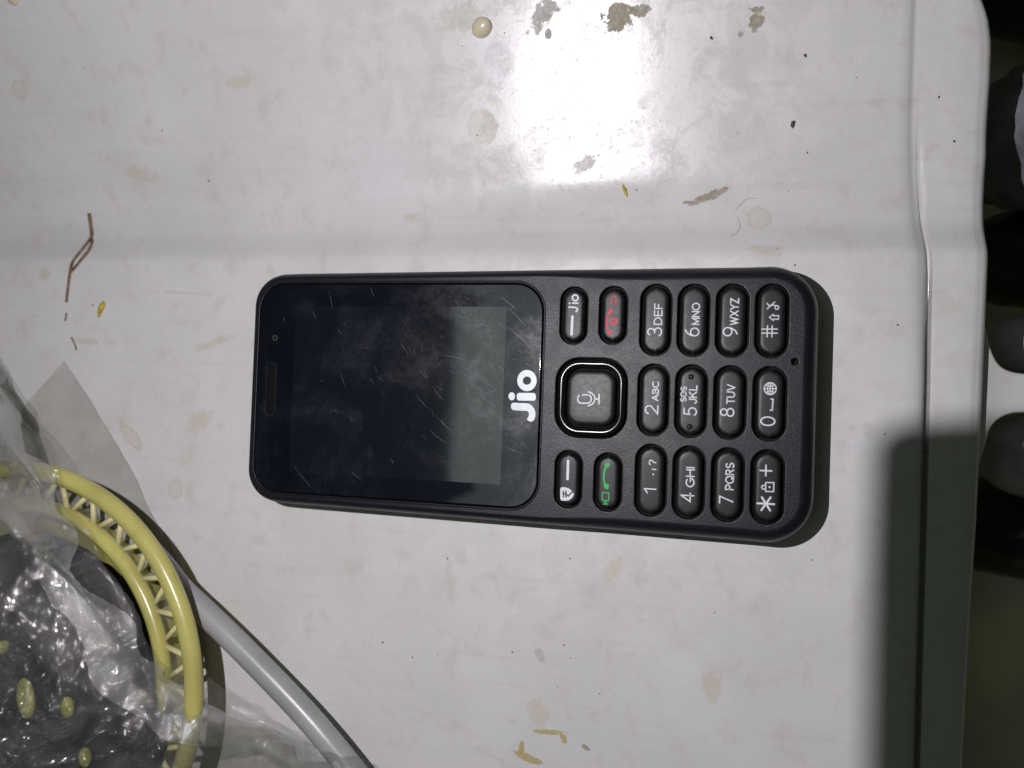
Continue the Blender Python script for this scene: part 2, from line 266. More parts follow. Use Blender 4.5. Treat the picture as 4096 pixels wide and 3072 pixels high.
STAINS = [  # stain and speck pixels unprojected, then scaled about the camera onto the raised seat
    ('disc', -39.7, 58.4, 3.71, 3.97, 0),
    ('crust', -9.8, 77.4, 3.16, 2.24, 0),
    ('crust', -5.8, 78.2, 2.34, 1.32, 0),
    ('greybrown', -25.3, 78.8, 4.15, 2.07, 40),
    ('flake', -24.4, 75.3, 0.77, 0.98, 0),
    ('crust', 17.1, 75.1, 1.31, 1.63, -20),
    ('crust', 16.8, 77.2, 1.36, 0.61, 0),
    ('flake', 14.2, 73.2, 0.54, 0.56, 0),
    ('crust', 8.6, 42.8, 3.94, 0.92, 20),
    ('crust', 4.7, 41.8, 1.40, 0.36, 5),
    ('ring', 18.9, 37.9, 2.48, 2.61, 0),
    ('tan', -57.5, 40.0, 1.67, 1.35, 0),
    ('ring', -155.5, 70.6, 2.19, 2.34, 0),
    ('tan', -153.3, 26.7, 1.99, 2.09, 0),
    ('tan', -126.9, 51.4, 5.16, 1.98, -10),
    ('ringtan', -125.6, -13.0, 4.40, 1.69, -42),
    ('ring', -112.7, -24.8, 2.06, 2.61, 0),
    ('tan', -103.6, 10.3, 6.39, 1.01, 18),
    ('tan', -139.6, 10.0, 4.42, 0.87, -5),
    ('grey', -43.1, -40.8, 1.14, 5.64, 8),
    ('grey', -40.8, -35.0, 1.70, 2.68, 30),
    ('tan', -8.1, -35.1, 1.96, 3.68, -30),
    ('flake2', -22.7, -54.1, 1.07, 1.87, 35),
    ('yel', -24.6, -75.7, 3.35, 0.88, -15),
    ('yel', -26.0, -73.8, 0.71, 1.55, 0),
    ('yel', -20.0, -69.8, 3.52, 0.51, 5),
    ('yel', -17.1, -70.7, 0.69, 1.23, 20),
    ('crust2', -12.5, -71.9, 1.10, 0.51, -25),
    ('tan', -106.7, -8.2, 4.20, 2.37, 30),
    ('grey', -43.2, 79.5, 8.17, 3.09, 10),
    ('grey', -17.3, 50.4, 3.20, 1.60, 30),
    ('tan', -80.2, -82.4, 2.52, 1.67, 0),
    ('tan', 12.4, -56.1, 1.93, 4.42, 0),
    ('tan', -22.8, -66.1, 2.15, 3.62, 20),
    ('grey', -113.8, 22.1, 10.37, 0.36, -3),
    ('tan', -96.5, 69.8, 4.04, 1.50, 0),
    ('tan', 20.1, 30.7, 1.43, 4.00, 80),
    ('greyw', -12.5, 44.1, 13.65, 2.53, -3),
    ('grey', -52.8, 48.6, 1.47, 0.34, 40),
    ('tan', -89.9, 27.4, 1.43, 1.75, 20),
]
SPECKS = [(-136.3, 74.4), (25.0, 56.7), (26.6, 68.8), (8.5, 72.9), (-118.4, 60.5), (-28.4, 65.2), (-33.7, 76.0), (-24.1, 61.0), (-28.2, 53.4), (-51.1, -57.8), (-45.3, -56.6), (-17.0, -33.5), (12.5, -41.8), (-17.7, -51.5), (-16.2, -54.0), (-18.8, -60.4), (-9.9, -60.6), (-43.9, -35.7), (-58.2, -55.3), (-147.1, -15.9), (44.7, 16.0), (30.5, -29.9), (25.8, 27.6), (-40.9, 56.9), (-34.8, 65.8), (-20.5, 55.9), (14.1, 55.6), (28.0, 51.1), (36.3, 64.6), (24.6, 43.6), (-108.9, 49.6), (-138.6, 19.0), (42.9, -4.9), (-28.7, -54.2), (-2.3, 23.7), (51.7, 60.7), (55.0, 52.5), (54.5, 74.1), (-6.1, 44.7), (-43.1, 74.1)]
SLOPE = [(-1e3, 0.0), (29.0, 0.0), (31.5, -0.60), (34, -0.64), (37.5, -0.22), (42, -0.05), (44.5, 0.02), (47.5, 0.20), (50, 0.26), (60, 0.32), (85, 0.45), (110, 0.46), (1e3, 0.46)]
def seat_h(y):
    h = 0.0
    for (a, sa), (b, sb) in zip(SLOPE, SLOPE[1:]):
        if y <= a:
            break
        t = min(y, b)
        st = sa + (sb - sa) * (t - a) / (b - a)
        h += (sa + st) * 0.5 * (t - a)
    return h

STAIN_LOOK = {  # colour, strength, ring, edge raggedness
    'disc': ((0.55, 0.50, 0.42), 0.42, False, 0.25), 'crust': ((0.23, 0.19, 0.11), 0.85, False, 1.1),
    'crust2': ((0.25, 0.20, 0.12), 0.85, False, 0.6), 'greybrown': ((0.30, 0.27, 0.22), 0.7, False, 1.2),
    'flake': ((0.26, 0.23, 0.22), 0.8, False, 0.5), 'flake2': ((0.33, 0.31, 0.27), 0.6, False, 1.0),
    'ring': ((0.43, 0.38, 0.26), 0.5, True, 0.45), 'ringtan': ((0.48, 0.37, 0.27), 0.7, True, 0.5),
    'tan': ((0.47, 0.40, 0.29), 0.50, False, 1.0), 'grey': ((0.45, 0.42, 0.36), 0.5, False, 0.9),
    'greyw': ((0.45, 0.44, 0.43), 0.42, False, 1.1), 'yel': ((0.36, 0.29, 0.07), 0.85, False, 0.6)}

def make_seat_mat():
    m, nt, p = new_mat('white_plastic_soiled')
    vec = coords_mm(nt)
    sep = node(nt, 'ShaderNodeSeparateXYZ'); nt.links.new(vec, sep.inputs[0])
    cmb = node(nt, 'ShaderNodeCombineXYZ')
    nt.links.new(sep.outputs[0], cmb.inputs[0]); nt.links.new(sep.outputs[1], cmb.inputs[1])
    v2 = cmb.outputs[0]
    big = noise_tex(nt, v2, 0.035, 5, 0.6)
    mid = noise_tex(nt, v2, 0.16, 6, 0.65, 0.4)
    fine = noise_tex(nt, v2, 0.9, 6, 0.7)
    grain = noise_tex(nt, v2, 3.5, 3, 0.6)
    col = mixcol(nt, mrange(nt, big.outputs['Fac'], 0.3, 0.7), (0.585, 0.58, 0.57), (0.64, 0.635, 0.655))
    col = mixcol(nt, mrange(nt, mid.outputs['Fac'], 0.50, 0.72, 0, 0.46), col, (0.49, 0.455, 0.40))
    col = mixcol(nt, mrange(nt, fine.outputs['Fac'], 0.55, 0.74, 0, 0.32), col, (0.43, 0.40, 0.34))
    col = mixcol(nt, mrange(nt, grain.outputs['Fac'], 0.35, 0.75, 0, 0.16), col, (0.42, 0.41, 0.39))
    # fields of dust dots
    vor = node(nt, 'ShaderNodeTexVoronoi'); vor.inputs['Scale'].default_value = 0.9
    nt.links.new(v2, vor.inputs['Vector'])
    dots = mrange(nt, vor.outputs['Distance'], 0.07, 0.13, 1, 0)
    where = mrange(nt, noise_tex(nt, v2, 0.05, 3).outputs['Fac'], 0.52, 0.68)
    keep = where
    dust = math_n(nt, 'MULTIPLY', dots, keep)
    dust = math_n(nt, 'MULTIPLY', dust, 0.35)
    col = mixcol(nt, dust, col, (0.25, 0.22, 0.18))
    # smears in long streaks across the seat
    st = node(nt, 'ShaderNodeMapping'); st.inputs['Scale'].default_value = (0.02, 0.35, 1); st.inputs['Rotation'].default_value = (0, 0, 0.05)
    nt.links.new(v2, st.inputs[0])
    stn = noise_tex(nt, st.outputs[0], 1.0, 5, 0.6)
    streak = mrange(nt, stn.outputs['Fac'], 0.55, 0.72, 0, 0.22)
    col = mixcol(nt, streak, col, (0.46, 0.445, 0.41))
    # single stains
    warp = noise_tex(nt, v2, 0.55, 5, 0.7)
    warpc = math_n(nt, 'SUBTRACT', warp.outputs['Fac'], 0.5)
    dirt = None
    for name, x, y, rx, ry, ang in STAINS:
        c, s, ring, rag = STAIN_LOOK[name]
        mp = node(nt, 'ShaderNodeMapping'); mp.vector_type = 'TEXTURE'
        mp.inputs['Location'].default_value = (x, y, 0)
        mp.inputs['Rotation'].default_value = (0, 0, math.radians(ang))
        mp.inputs['Scale'].default_value = (rx, ry, 1)
        nt.links.new(v2, mp.inputs[0])
        ln = node(nt, 'ShaderNodeVectorMath', operation='LENGTH'); nt.links.new(mp.outputs[0], ln.inputs[0])
        d = math_n(nt, 'ADD', ln.outputs['Value'], math_n(nt, 'MULTIPLY', warpc, rag * 2.6))
        k = mrange(nt, d, 0.86, 1.04, s, 0) if rag < 0.9 or name == 'crust' else mrange(nt, d, 0.55, 1.1, s, 0)
        if ring:
            k2 = mrange(nt, d, 0.62, 0.86, 0.35, 1.0)
            k = math_n(nt, 'MULTIPLY', k, k2)
        else:
            k = math_n(nt, 'MULTIPLY', k, mrange(nt, fine.outputs['Fac'], 0.3, 0.6, 0.7, 1.0))
        col = mixcol(nt, k, col, c)
        dirt = k if dirt is None else math_n(nt, 'MAXIMUM', dirt, k)
    nt.links.new(col, p.inputs['Base Color'])
    # gloss: worn plastic, duller where soiled
    wear = noise_tex(nt, v2, 0.11, 8, 0.72, 0.8)
    r = mrange(nt, wear.outputs['Fac'], 0.38, 0.64, 0.18, 0.38)
    r = math_n(nt, 'ADD', r, mrange(nt, fine.outputs['Fac'], 0.5, 0.72, 0.0, 0.16))
    r = math_n(nt, 'ADD', r, math_n(nt, 'MULTIPLY', dirt, 0.6))
    nt.links.new(r, p.inputs['Roughness'])
    p.inputs['Specular IOR Level'].default_value = 0.62
    hb = math_n(nt, 'ADD', math_n(nt, 'MULTIPLY', fine.outputs['Fac'], 0.6), math_n(nt, 'MULTIPLY', grain.outputs['Fac'], 0.25))
    bump(nt, p, hb, 0.22, 0.0001)
    return m

def make_shell_mat():
    m, nt, p = new_mat('charcoal_textured_plastic')
    vec = coords_mm(nt)
    n = noise_tex(nt, vec, 5.5, 2, 0.6)
    big = noise_tex(nt, vec, 0.18, 4, 0.6)
    col = mixcol(nt, mrange(nt, n.outputs['Fac'], 0.35, 0.7), (0.0045, 0.0042, 0.0068), (0.013, 0.0118, 0.0175))
    nt.links.new(col, p.inputs['Base Color'])
    nt.links.new(mrange(nt, big.outputs['Fac'], 0.35, 0.65, 0.34, 0.40), p.inputs['Roughness'])
    p.inputs['Specular IOR Level'].default_value = 0.32
    bump(nt, p, n.outputs['Fac'], 0.6, 0.00008)
    return m

def make_key_mat():
    m, nt, p = new_mat('black_key_rubber')
    vec = coords_mm(nt)
    n = noise_tex(nt, vec, 1.1, 5, 0.65)
    g = noise_tex(nt, vec, 7.0, 2)
    nt.links.new(mixcol(nt, mrange(nt, n.outputs['Fac'], 0.3, 0.75), (0.007, 0.007, 0.0085), (0.012, 0.012, 0.0135)), p.inputs['Base Color'])
    nt.links.new(mrange(nt, n.outputs['Fac'], 0.35, 0.7, 0.40, 0.45), p.inputs['Roughness'])
    p.inputs['Specular IOR Level'].default_value = 0.34
    bump(nt, p, g.outputs['Fac'], 0.25, 0.00004)
    return m

def make_glass_mat(name, base, spec):
    """black cover glass: a sharp coat over greasy smudges"""
    m, nt, p = new_mat(name)
    vec = coords_mm(nt)
    sm = noise_tex(nt, vec, 0.075, 6, 0.62, 0.6)
    wipe = noise_tex(nt, vec, 0.45, 6, 0.72, 1.2)
    mask = math_n(nt, 'MULTIPLY', mrange(nt, sm.outputs['Fac'], 0.36, 0.72), mrange(nt, wipe.outputs['Fac'], 0.30, 0.75, 0.3, 1.0))
    nt.links.new(mixcol(nt, mrange(nt, mask, 0, 1, 0, 0.008), base, (0.40, 0.46, 0.70)), p.inputs['Base Color'])
    p.inputs['Roughness'].default_value = 0.36
    nt.links.new(mrange(nt, mask, 0.0, 0.8, 0.05, 0.32), p.inputs['Specular IOR Level'])
    p.inputs['Coat Weight'].default_value = 1.0
    p.inputs['Coat Roughness'].default_value = 0.06
    p.inputs['Coat IOR'].default_value = spec
    return m

def make_film_mat(name='clear_polythene', m0=0.02, m1_=0.06):
    """clear crinkled polythene: mostly see-through with bright glints and a little milkiness"""
    m, nt, p = new_mat(name)
    out = nt.nodes['Material Output']
    nt.nodes.remove(p)
    vec = coords_mm(nt)
    tr = node(nt, 'ShaderNodeBsdfTransparent'); tr.inputs[0].default_value = (0.92, 0.92, 0.91, 1)
    gl = node(nt, 'ShaderNodeBsdfGlossy'); gl.inputs['Roughness'].default_value = 0.045
    df = node(nt, 'ShaderNodeBsdfTranslucent'); df.inputs[0].default_value = (0.7, 0.7, 0.7, 1)
    dd = node(nt, 'ShaderNodeBsdfDiffuse'); dd.inputs[0].default_value = (0.75, 0.75, 0.75, 1)
    milk = noise_tex(nt, vec, 0.10, 2, 0.5, 0.5)
    cr = noise_tex(nt, vec, 0.42, 5, 0.6, 1.2)
    vo = node(nt, 'ShaderNodeTexVoronoi'); vo.feature = 'F1'; vo.inputs['Scale'].default_value = 0.55
    wv = noise_tex(nt, vec, 0.3, 2)
    add = node(nt, 'ShaderNodeVectorMath', operation='MULTIPLY_ADD')
    nt.links.new(wv.outputs['Color'], add.inputs[0]); add.inputs[1].default_value = (3, 3, 3); nt.links.new(vec, add.inputs[2])
    nt.links.new(add.outputs[0], vo.inputs['Vector'])
    b = node(nt, 'ShaderNodeBump'); b.inputs['Strength'].default_value = 0.25; b.inputs['Distance'].default_value = 0.0009
    cf = noise_tex(nt, vec, 1.5, 3, 0.6)
    hh = math_n(nt, 'ADD', cr.outputs['Fac'], math_n(nt, 'MULTIPLY', vo.outputs['Distance'], 0.45))
    hh = math_n(nt, 'ADD', hh, math_n(nt, 'MULTIPLY', cf.outputs['Fac'], 0.22))
    nt.links.new(hh, b.inputs['Height'])
    nt.links.new(b.outputs[0], gl.inputs['Normal'])
    fr = node(nt, 'ShaderNodeFresnel'); fr.inputs['IOR'].default_value = 1.5
    fac = math_n(nt, 'MINIMUM', math_n(nt, 'ADD', math_n(nt, 'MULTIPLY', fr.outputs[0], 0.9), 0.035), 0.22)
    m1 = node(nt, 'ShaderNodeMixShader')
    nt.links.new(mrange(nt, milk.outputs['Fac'], 0.3, 0.72, m0, m1_), m1.inputs[0])
    nt.links.new(tr.outputs[0], m1.inputs[1]); nt.links.new(dd.outputs[0], m1.inputs[2])
    m2 = node(nt, 'ShaderNodeMixShader')
    nt.links.new(fac, m2.inputs[0]); nt.links.new(m1.outputs[0], m2.inputs[1]); nt.links.new(gl.outputs[0], m2.inputs[2])
    nt.links.new(m2.outputs[0], out.inputs[0])
    return m

def make_sheet_mat():
    m, nt, p = new_mat('dull_grey_sheet')
    vec = coords_mm(nt)
    a = noise_tex(nt, vec, 0.12, 6, 0.65, 0.5); b_ = noise_tex(nt, vec, 1.2, 5, 0.7)
    col = mixcol(nt, mrange(nt, a.outputs['Fac'], 0.3, 0.7), (0.37, 0.365, 0.34), (0.44, 0.435, 0.42))
    col = mixcol(nt, mrange(nt, a.outputs['Fac'], 0.60, 0.74, 0, 0.5), col, (0.30, 0.24, 0.19))
    col = mixcol(nt, mrange(nt, b_.outputs['Fac'], 0.55, 0.8, 0, 0.35), col, (0.25, 0.22, 0.17))
    nt.links.new(col, p.inputs['Base Color'])
    p.inputs['Roughness'].default_value = 0.6
    bump(nt, p, b_.outputs['Fac'], 0.3, 0.0001)
    return m

M = dict(
    seat=make_seat_mat(), shell=make_shell_mat(), key=make_key_mat(),
    glass=make_glass_mat('black_cover_glass', (0.003, 0.0038, 0.0085), 1.45),
    display=make_glass_mat('dark_display', (0.0038, 0.005, 0.0105), 1.72),
    gloss=plain('gloss_black', (0.005, 0.005, 0.006), 0.17, 0.35),
    well=plain('well_black', (0.004, 0.004, 0.005), 0.6, 0.1),
    white=plain('print_white', (0.66, 0.66, 0.70), 0.5, 0.3, 0.08, 3.0),
    logo=plain('print_pale', (0.56, 0.62, 0.65), 0.35, 0.5, 0.06, 0.9),
    red=plain('print_red', (0.58, 0.025, 0.06), 0.5, 0.3, 0.1, 3.0),
    green=plain('print_green', (0.03, 0.42, 0.09), 0.5, 0.3, 0.1, 3.0),
    dark=plain('print_dark', (0.012, 0.012, 0.014), 0.5, 0.4),
    scratch=plain('scratch', (0.16, 0.16, 0.19), 0.3, 0.6),
    trim=plain('dark_trim', (0.018, 0.018, 0.02), 0.35, 0.5),
    lens=plain('lens', (0.05, 0.05, 0.055), 0.2, 0.6),
    yellow=plain('yellow_basket_plastic', (0.43, 0.405, 0.125), 0.27, 0.5, 0.14, 0.08, 0.15, 0.7),
    pale=plain('pale_yellow_plastic', (0.56, 0.52, 0.27), 0.4, 0.4, 0.1, 0.2),
    hoop=plain('pale_grey_plastic', (0.30, 0.30, 0.305), 0.32, 0.5, 0.08, 0.1, 0.1, 0.8),
    film=make_film_mat(), bunched=make_film_mat('bunched_polythene', 0.10, 0.30), sheet=make_sheet_mat(),
    contents=plain('dark_wrapping', (0.009, 0.0085, 0.014), 0.5, 0.25, 0.5, 0.09, 0.3, 0.5),
    oval=plain('yellow_green_oval', (0.36, 0.36, 0.10), 0.35, 0.5, 0.2, 0.4),
    bead=plain('cream_bead', (0.55, 0.49, 0.36), 0.18, 0.5, 0.12, 0.5),
    twig=plain('dry_twig', (0.17, 0.115, 0.06), 0.7, 0.3, 0.5, 0.8, 0.5, 2.0),
    crumb=plain('yellow_crumb', (0.42, 0.34, 0.04), 0.5, 0.4, 0.4, 1.5, 0.6, 3.0),
    hair=plain('fine_hair', (0.22, 0.18, 0.14), 0.6, 0.3),
    speck=plain('dark_speck', (0.07, 0.062, 0.055), 0.7, 0.3),
    floor=plain('khaki_floor', (0.75, 0.66, 0.50), 0.7, 0.3, 0.25, 0.02, 0.3, 0.1),
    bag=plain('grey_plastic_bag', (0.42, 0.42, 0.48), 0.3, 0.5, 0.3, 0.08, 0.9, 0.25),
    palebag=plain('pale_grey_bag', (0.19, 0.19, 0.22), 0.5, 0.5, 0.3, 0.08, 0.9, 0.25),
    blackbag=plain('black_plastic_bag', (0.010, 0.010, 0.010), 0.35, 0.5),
    blocker=plain('black_blocker', (0.012, 0.012, 0.012), 0.6, 0.4),
)

# ------------------------------------------------------------------ floor and seat
def grid(name, xs, ys, hfun, mat, parent=None):
    v = [(x, y, hfun(x, y)) for y in ys for x in xs]; nx = len(xs)
    f = [(j * nx + i, j * nx + i + 1, (j + 1) * nx + i + 1, (j + 1) * nx + i) for j in range(len(ys) - 1) for i in range(nx - 1)]
    return mesh_obj(name, v, f, mat, parent)

fx = [-900 + 40 * i for i in range(46)]
tag(grid('floor', fx, fx, lambda x, y: -120 + 0.6 * noise.noise((x * 0.01, y * 0.01, 3)), M['floor']), 'khaki floor far below the seat', None, None, 'structure')

GROOVE = [(-300, 50.6), (-67, 50.6), (-22, 50.8), (6, 50.8), (26, 50.5), (35, 50.0), (54, 48.7), (75, 47.2), (110, 44.0), (300, 40.0)]
EDGE = [(-300, 56.0), (-67, 58.5), (-35, 59.4), (-21, 60.0), (7, 60.6), (24, 60.9), (40, 61.2), (50, 61.6), (64, 61.0), (70, 60.4), (74, 59.4), (78, 57.4), (83, 53.5), (90, 48.5), (300, 44.0)]
def sharp_at(y):      # the groove is a crisp joint along the phone, a shallow dip higher up
    return 1.0 - 0.55 * sstep(4, 78, y)

def seat_z(x, y):
    z = seat_h(y + 1.3 * noise.noise((x * 0.035, y * 0.03, 4.4)) * sstep(36, 42, y))
    z += 0.22 * noise.noise((x * 0.012, y * 0.02, 1.7)) + 0.05 * noise.noise((x * 0.06, y * 0.06, 8.1))
    z -= 0.035 * (x + 20) * sstep(42, 58, y)
    z += 0.7 * sstep(77, 83, y + 0.02 * x + 2.0) * sstep(-45, -85, x)     # faint raised band high on the left
    return z

ys = []
y = -190.0
while y < 210:
    ys.append(y)
    y += 0.6 if 28 < y < 64 else (1.5 if -90 < y < 110 else 6)
verts, rows = [], []
NP = 90
for y in ys:
    g, e = lerp_table(GROOVE, y), lerp_table(EDGE, y)
    e = max(e, g + 3.2)
    k = sharp_at(y)
    row = []
    for i in range(NP):
        t = i / (NP - 1)
        x = -330 + (g - 11 + 330) * (1 - (1 - t) ** 1.6)
        row.append((x, y, seat_z(x, y)))
    w = 1.0 - 0.4 * (1 - k); kz0 = ((k - 0.45) / 0.55) ** 3
    for off, dz in ((-5, -0.03), (-4, -0.10), (-3, -0.26), (-2.2, -0.5), (-1.6, -0.85), (-1.1, -1.35), (-0.8, -2.1), (-0.62, -3.2), (-0.55, -4.7), (-0.05, -4.9)):
        row.append((g + off * w, y, seat_z(g - 11, y) + (dz * kz0 + max(dz * 1.15, -1.0) * (1 - kz0))))
    kk = (k - 0.45) / 0.55; kz = kk ** 3            # 1: crisp joint, 0: shallow dip
    for off, dz, do, dd in ((0.08, -4.8, 0.25, -1.00), (0.10, -3.0, 0.6, -0.99), (0.13, -1.32, 1.1, -0.98), (0.6, -1.27, 1.7, -0.97), (1.1, -1.25, 2.4, -0.96)):
        row.append((g + off * kk + do * (1 - kk), y, seat_z(g - 11, y) + dz * kz + dd * (1 - kz)))
    zr = seat_z(g - 11, y) - 1.25 * kz - 0.95 * (1 - kz)
    a, b = g + 1.9 * kk + 4.4 * (1 - kk), e - 3.0
    if b < a + 0.3: b = a + 0.3
    for t in (0, 0.25, 0.5, 0.75, 1): row.append((a + (b - a) * t, y, zr + 0.12 * math.sin(math.pi * t)))
    s = (e - b) / 3.0
    for off, dz in ((-2.3, -0.06), (-1.9, -0.30), (-1.7, -0.34), (-1.2, -0.55), (-0.75, -0.9), (-0.4, -1.45), (-0.12, -2.2), (0, -3.0), (0.05, -5), (0.1, -13), (-1.3, -13), (-1.6, -4)):
        row.append((e + off * s, y, zr + dz))
    rows.append(row)
nx = len(rows[0])
verts = [p for r in rows for p in r]
faces = [(j * nx + i, j * nx + i + 1, (j + 1) * nx + i + 1, (j + 1) * nx + i) for j in range(len(rows) - 1) for i in range(nx - 1)]
seat = empty('plastic_seat', (0, 0, 0))
tag(seat, 'white moulded plastic seat with stained surface and raised rim under the phone', None, None, 'structure')
mesh_obj('seat_panel', verts, faces, M['seat'], seat, True, None, 42)

# bridge that leaves the rim between two rounded openings
top = smooth_path([(52, 30, 0), (60.2, 24, 0), (61.3, 18.5, 0), (62.0, 15.0, 0), (62.9, 11.6, 0), (64.2, 9.2, 0), (66.1, 8.0, 0), (69, 7.55, 0), (76, 7.4, 0), (92, 7.2, 0)], 5)
bot = smooth_path([(92, 0.4, 0), (76, 0.3, 0), (68.4, 0.1, 0), (66.1, -0.3, 0), (64.6, -1.1, 0), (63.5, -2.2, 0), (62.8, -3.5, 0), (62.3, -5.7, 0), (61.7, -8.0, 0), (60.6, -11.2, 0), (58, -16, 0), (52, -22, 0)], 5)
outl = [(p[0], p[1]) for p in top + bot]
cxm = (60.0, 3.8)
def shrink(pts, d, z):
    n = len(pts); out = []
    for i in range(n):
        a, b = Vector(pts[i - 1]), Vector(pts[(i + 1) % n]); t = (b - a).normalized()
        nrm = Vector((t.y, -t.x))
        q = Vector(pts[i]) + nrm * d
        out.append((q.x, q.y, z))
    return out
rings = [shrink(outl, 0.0, -9.5), shrink(outl, 0.0, -6.9), shrink(outl, 0.15, -6.45), shrink(outl, 0.5, -6.2)]
v, f = loft(rings, True, True)
mesh_obj('rim_bridge', v, f, M['seat'], seat, True, None, 40)

# ------------------------------------------------------------------ the phone
ZTOP = 12.5
phone = empty('mobile_phone', (-28, 0, 0))
tag(phone, 'black keypad mobile phone with scratched dark screen lying on the white seat', 'mobile phone')

def body_outline():
    """rounded outline, a little wider at the keypad end: points with outward normals"""
    x0, x1, r0, r1, n = -86.35, 29.55, 7.4, 8.6, 14
    def hw(x): return 24.85 + (x - x0) / (x1 - x0) * 0.95
    pts = []
    for i in range(n + 1):
        a = math.pi / 2 * i / n; pts.append((x1 - r1 + r1 * math.cos(a), hw(x1) - r1 + r1 * math.sin(a)))
    for k in range(1, 30): x = x1 - r1 + (x0 + r0 - x1 + r1) * k / 30; pts.append((x, hw(x)))
    for i in range(n + 1):
        a = math.pi / 2 * (1 + i / n); pts.append((x0 + r0 + r0 * math.cos(a), hw(x0) - r0 + r0 * math.sin(a)))
    low = [(x, -y) for x, y in reversed(pts)]
    # short ends bow out slightly
    allp = pts + low
    out = []
    for x, y in allp:
        if x > 0: x += 0.35 * (1 - (y / 26) ** 2) - 0.35
        out.append((x, y))
    return out

OUT = body_outline()
def normals(pts):
    n = len(pts); res = []
    for i in range(n):
        a, b = Vector(pts[i - 1]), Vector(pts[(i + 1) % n])
        if (b - a).length < 1e-6: a = Vector(pts[i - 2])
        t = (b - a).normalized(); res.append(Vector((t.y, -t.x)))
    return res
# drop duplicate neighbours
_o = [OUT[0]]
for p in OUT[1:]:
    if (Vector(p) - Vector(_o[-1])).length > 0.05: _o.append(p)
if (Vector(_o[0]) - Vector(_o[-1])).length < 0.05: _o.pop()
OUT = _o
NRM = normals(OUT)
def kfac(x, y):
    k = 1.0 + 0.30 * sstep(-85, -78, x) + 0.72 * sstep(-24, -4, x)
    return k
def inset(i, z, scale=True):
    return [(x - n.x * i * (kfac(x, y) if scale else 1), y - n.y * i * (kfac(x, y) if scale else 1), z) for (x, y), n in zip(OUT, NRM)]

KEYS = []   # name, cx, cy, hx, hy
for name, (cx, cy) in KEY_AT.items():
    fn = name in ('jio', 'red', 'rup', 'grn')
    KEYS.append((name, cx, cy, (2.70 if fn else 2.95), (5.6 if fn else 6.82)))
NAV = (-11.9, 0.0, 6.9, 7.65, 4.6)
GL = (-84.0, -21.9, 22.1)      # glass x0, x1, half width
gcx, ghx = (GL[0] + GL[1]) / 2, (GL[1] - GL[0]) / 2

bm = bmesh.new()
def add_ring(pts):
    return [bm.verts.new(p) for p in pts]
def bridge(r0, r1):
    n = len(r0); fs = []
    for i in range(n):
        j = (i + 1) % n
        fs.append(bm.faces.new((r0[i], r0[j], r1[j], r1[i])))
    return fs
def flat_fill(loops):
    """triangles between an outer loop and its holes"""
    from mathutils.geometry import delaunay_2d_cdt
    vs_ = [v for l in loops for v in l]; ed = []; b = 0
    for l in loops:
        ed += [(b + i, b + (i + 1) % len(l)) for i in range(len(l))]; b += len(l)
    res = delaunay_2d_cdt([Vector((v.co.x, v.co.y)) for v in vs_], ed, [], 4, 1e-5)
    org = res[3]
    polys = [[(v.co.x, v.co.y) for v in l] for l in loops[1:]]
    def inside(x, y, poly):
        c_ = False
        for (xa, ya), (xb, yb) in zip(poly, poly[1:] + poly[:1]):
            if (ya > y) != (yb > y) and x < (xb - xa) * (y - ya) / (yb - ya) + xa: c_ = not c_
        return c_
    for f_ in res[2]:
        q = [vs_[org[i][0]] for i in f_]
        mx, my = sum(v.co.x for v in q) / 3, sum(v.co.y for v in q) / 3
        if len(set(q)) == 3 and not any(inside(mx, my, pl_) for pl_ in polys): bm.faces.new(q)
prof = [(0.18, 7.0), (0.02, 7.05), (0, 7.3), (0, 8.5), (0.07, 9.6), (0.21, 10.6), (0.44, 11.5), (0.75, 12.08), (1.06, 12.4), (1.32, ZTOP - 0.012), (1.38, ZTOP), (1.46, ZTOP)]
prev = None
for i, z in prof:
    r = add_ring(inset(i, z))
    if prev: bridge(prev, r)
    prev = r
fill = [prev]
def hole(points_at, rings):
    """points_at(offset) -> loop; rings: (offset, z) from the flat face down"""
    p = None
    for k, (o, z) in enumerate(rings):
        r = add_ring([(x, y, z) for x, y in points_at(o)])
        if k == 0: fill.append(r)
        if p: bridge(p, r)
        p = r
    return p
for name, cx, cy, hx, hy in KEYS:
    hole(lambda o: rrect(hx + o, hy + o, hx + o, 9, cx, cy), [(0.24, ZTOP), (0.12, ZTOP), (0.04, ZTOP - 0.06), (0, ZTOP - 0.2), (0, 10.9)])
hole(lambda o: rrect(NAV[2] + o, NAV[3] + o, NAV[4] + o, 9, NAV[0], NAV[1]), [(0.32, ZTOP), (0.18, ZTOP), (0.06, ZTOP - 0.1), (0, ZTOP - 0.3), (0, 10.9)])
# raised lip and recess round the glass
hole(lambda o: rrect(ghx + o, GL[2] + o, 5.6 + o, 10, gcx, 0), [(0.72, ZTOP), (0.60, ZTOP), (0.46, ZTOP + 0.11), (0.30, ZTOP + 0.13), (0.20, ZTOP + 0.02), (0.16, ZTOP - 0.3), (0.16, 11.2)])
# microphone pinhole
hole(lambda o: rrect(0.55 + o, 0.55 + o, 0.55 + o, 4, 25.2, 7.8), [(0.3, ZTOP), (0.18, ZTOP), (0.0, ZTOP - 0.2), (0, 11.6)])
flat_fill(fill)
bmesh.ops.scale(bm, vec=(MM, MM, MM), verts=bm.verts)
bmesh.ops.recalc_face_normals(bm, faces=bm.faces)
me = bpy.data.meshes.new('front_shell'); bm.to_mesh(me); bm.free()
me.materials.append(M['shell'])
me.polygons.foreach_set('use_smooth', [True] * len(me.polygons))
me.set_sharp_from_angle(angle=math.radians(60))
fs = bpy.data.objects.new('front_shell', me); C.objects.link(fs); fs.parent = phone
fs.matrix_parent_inverse = Matrix.Translation(-phone.location)

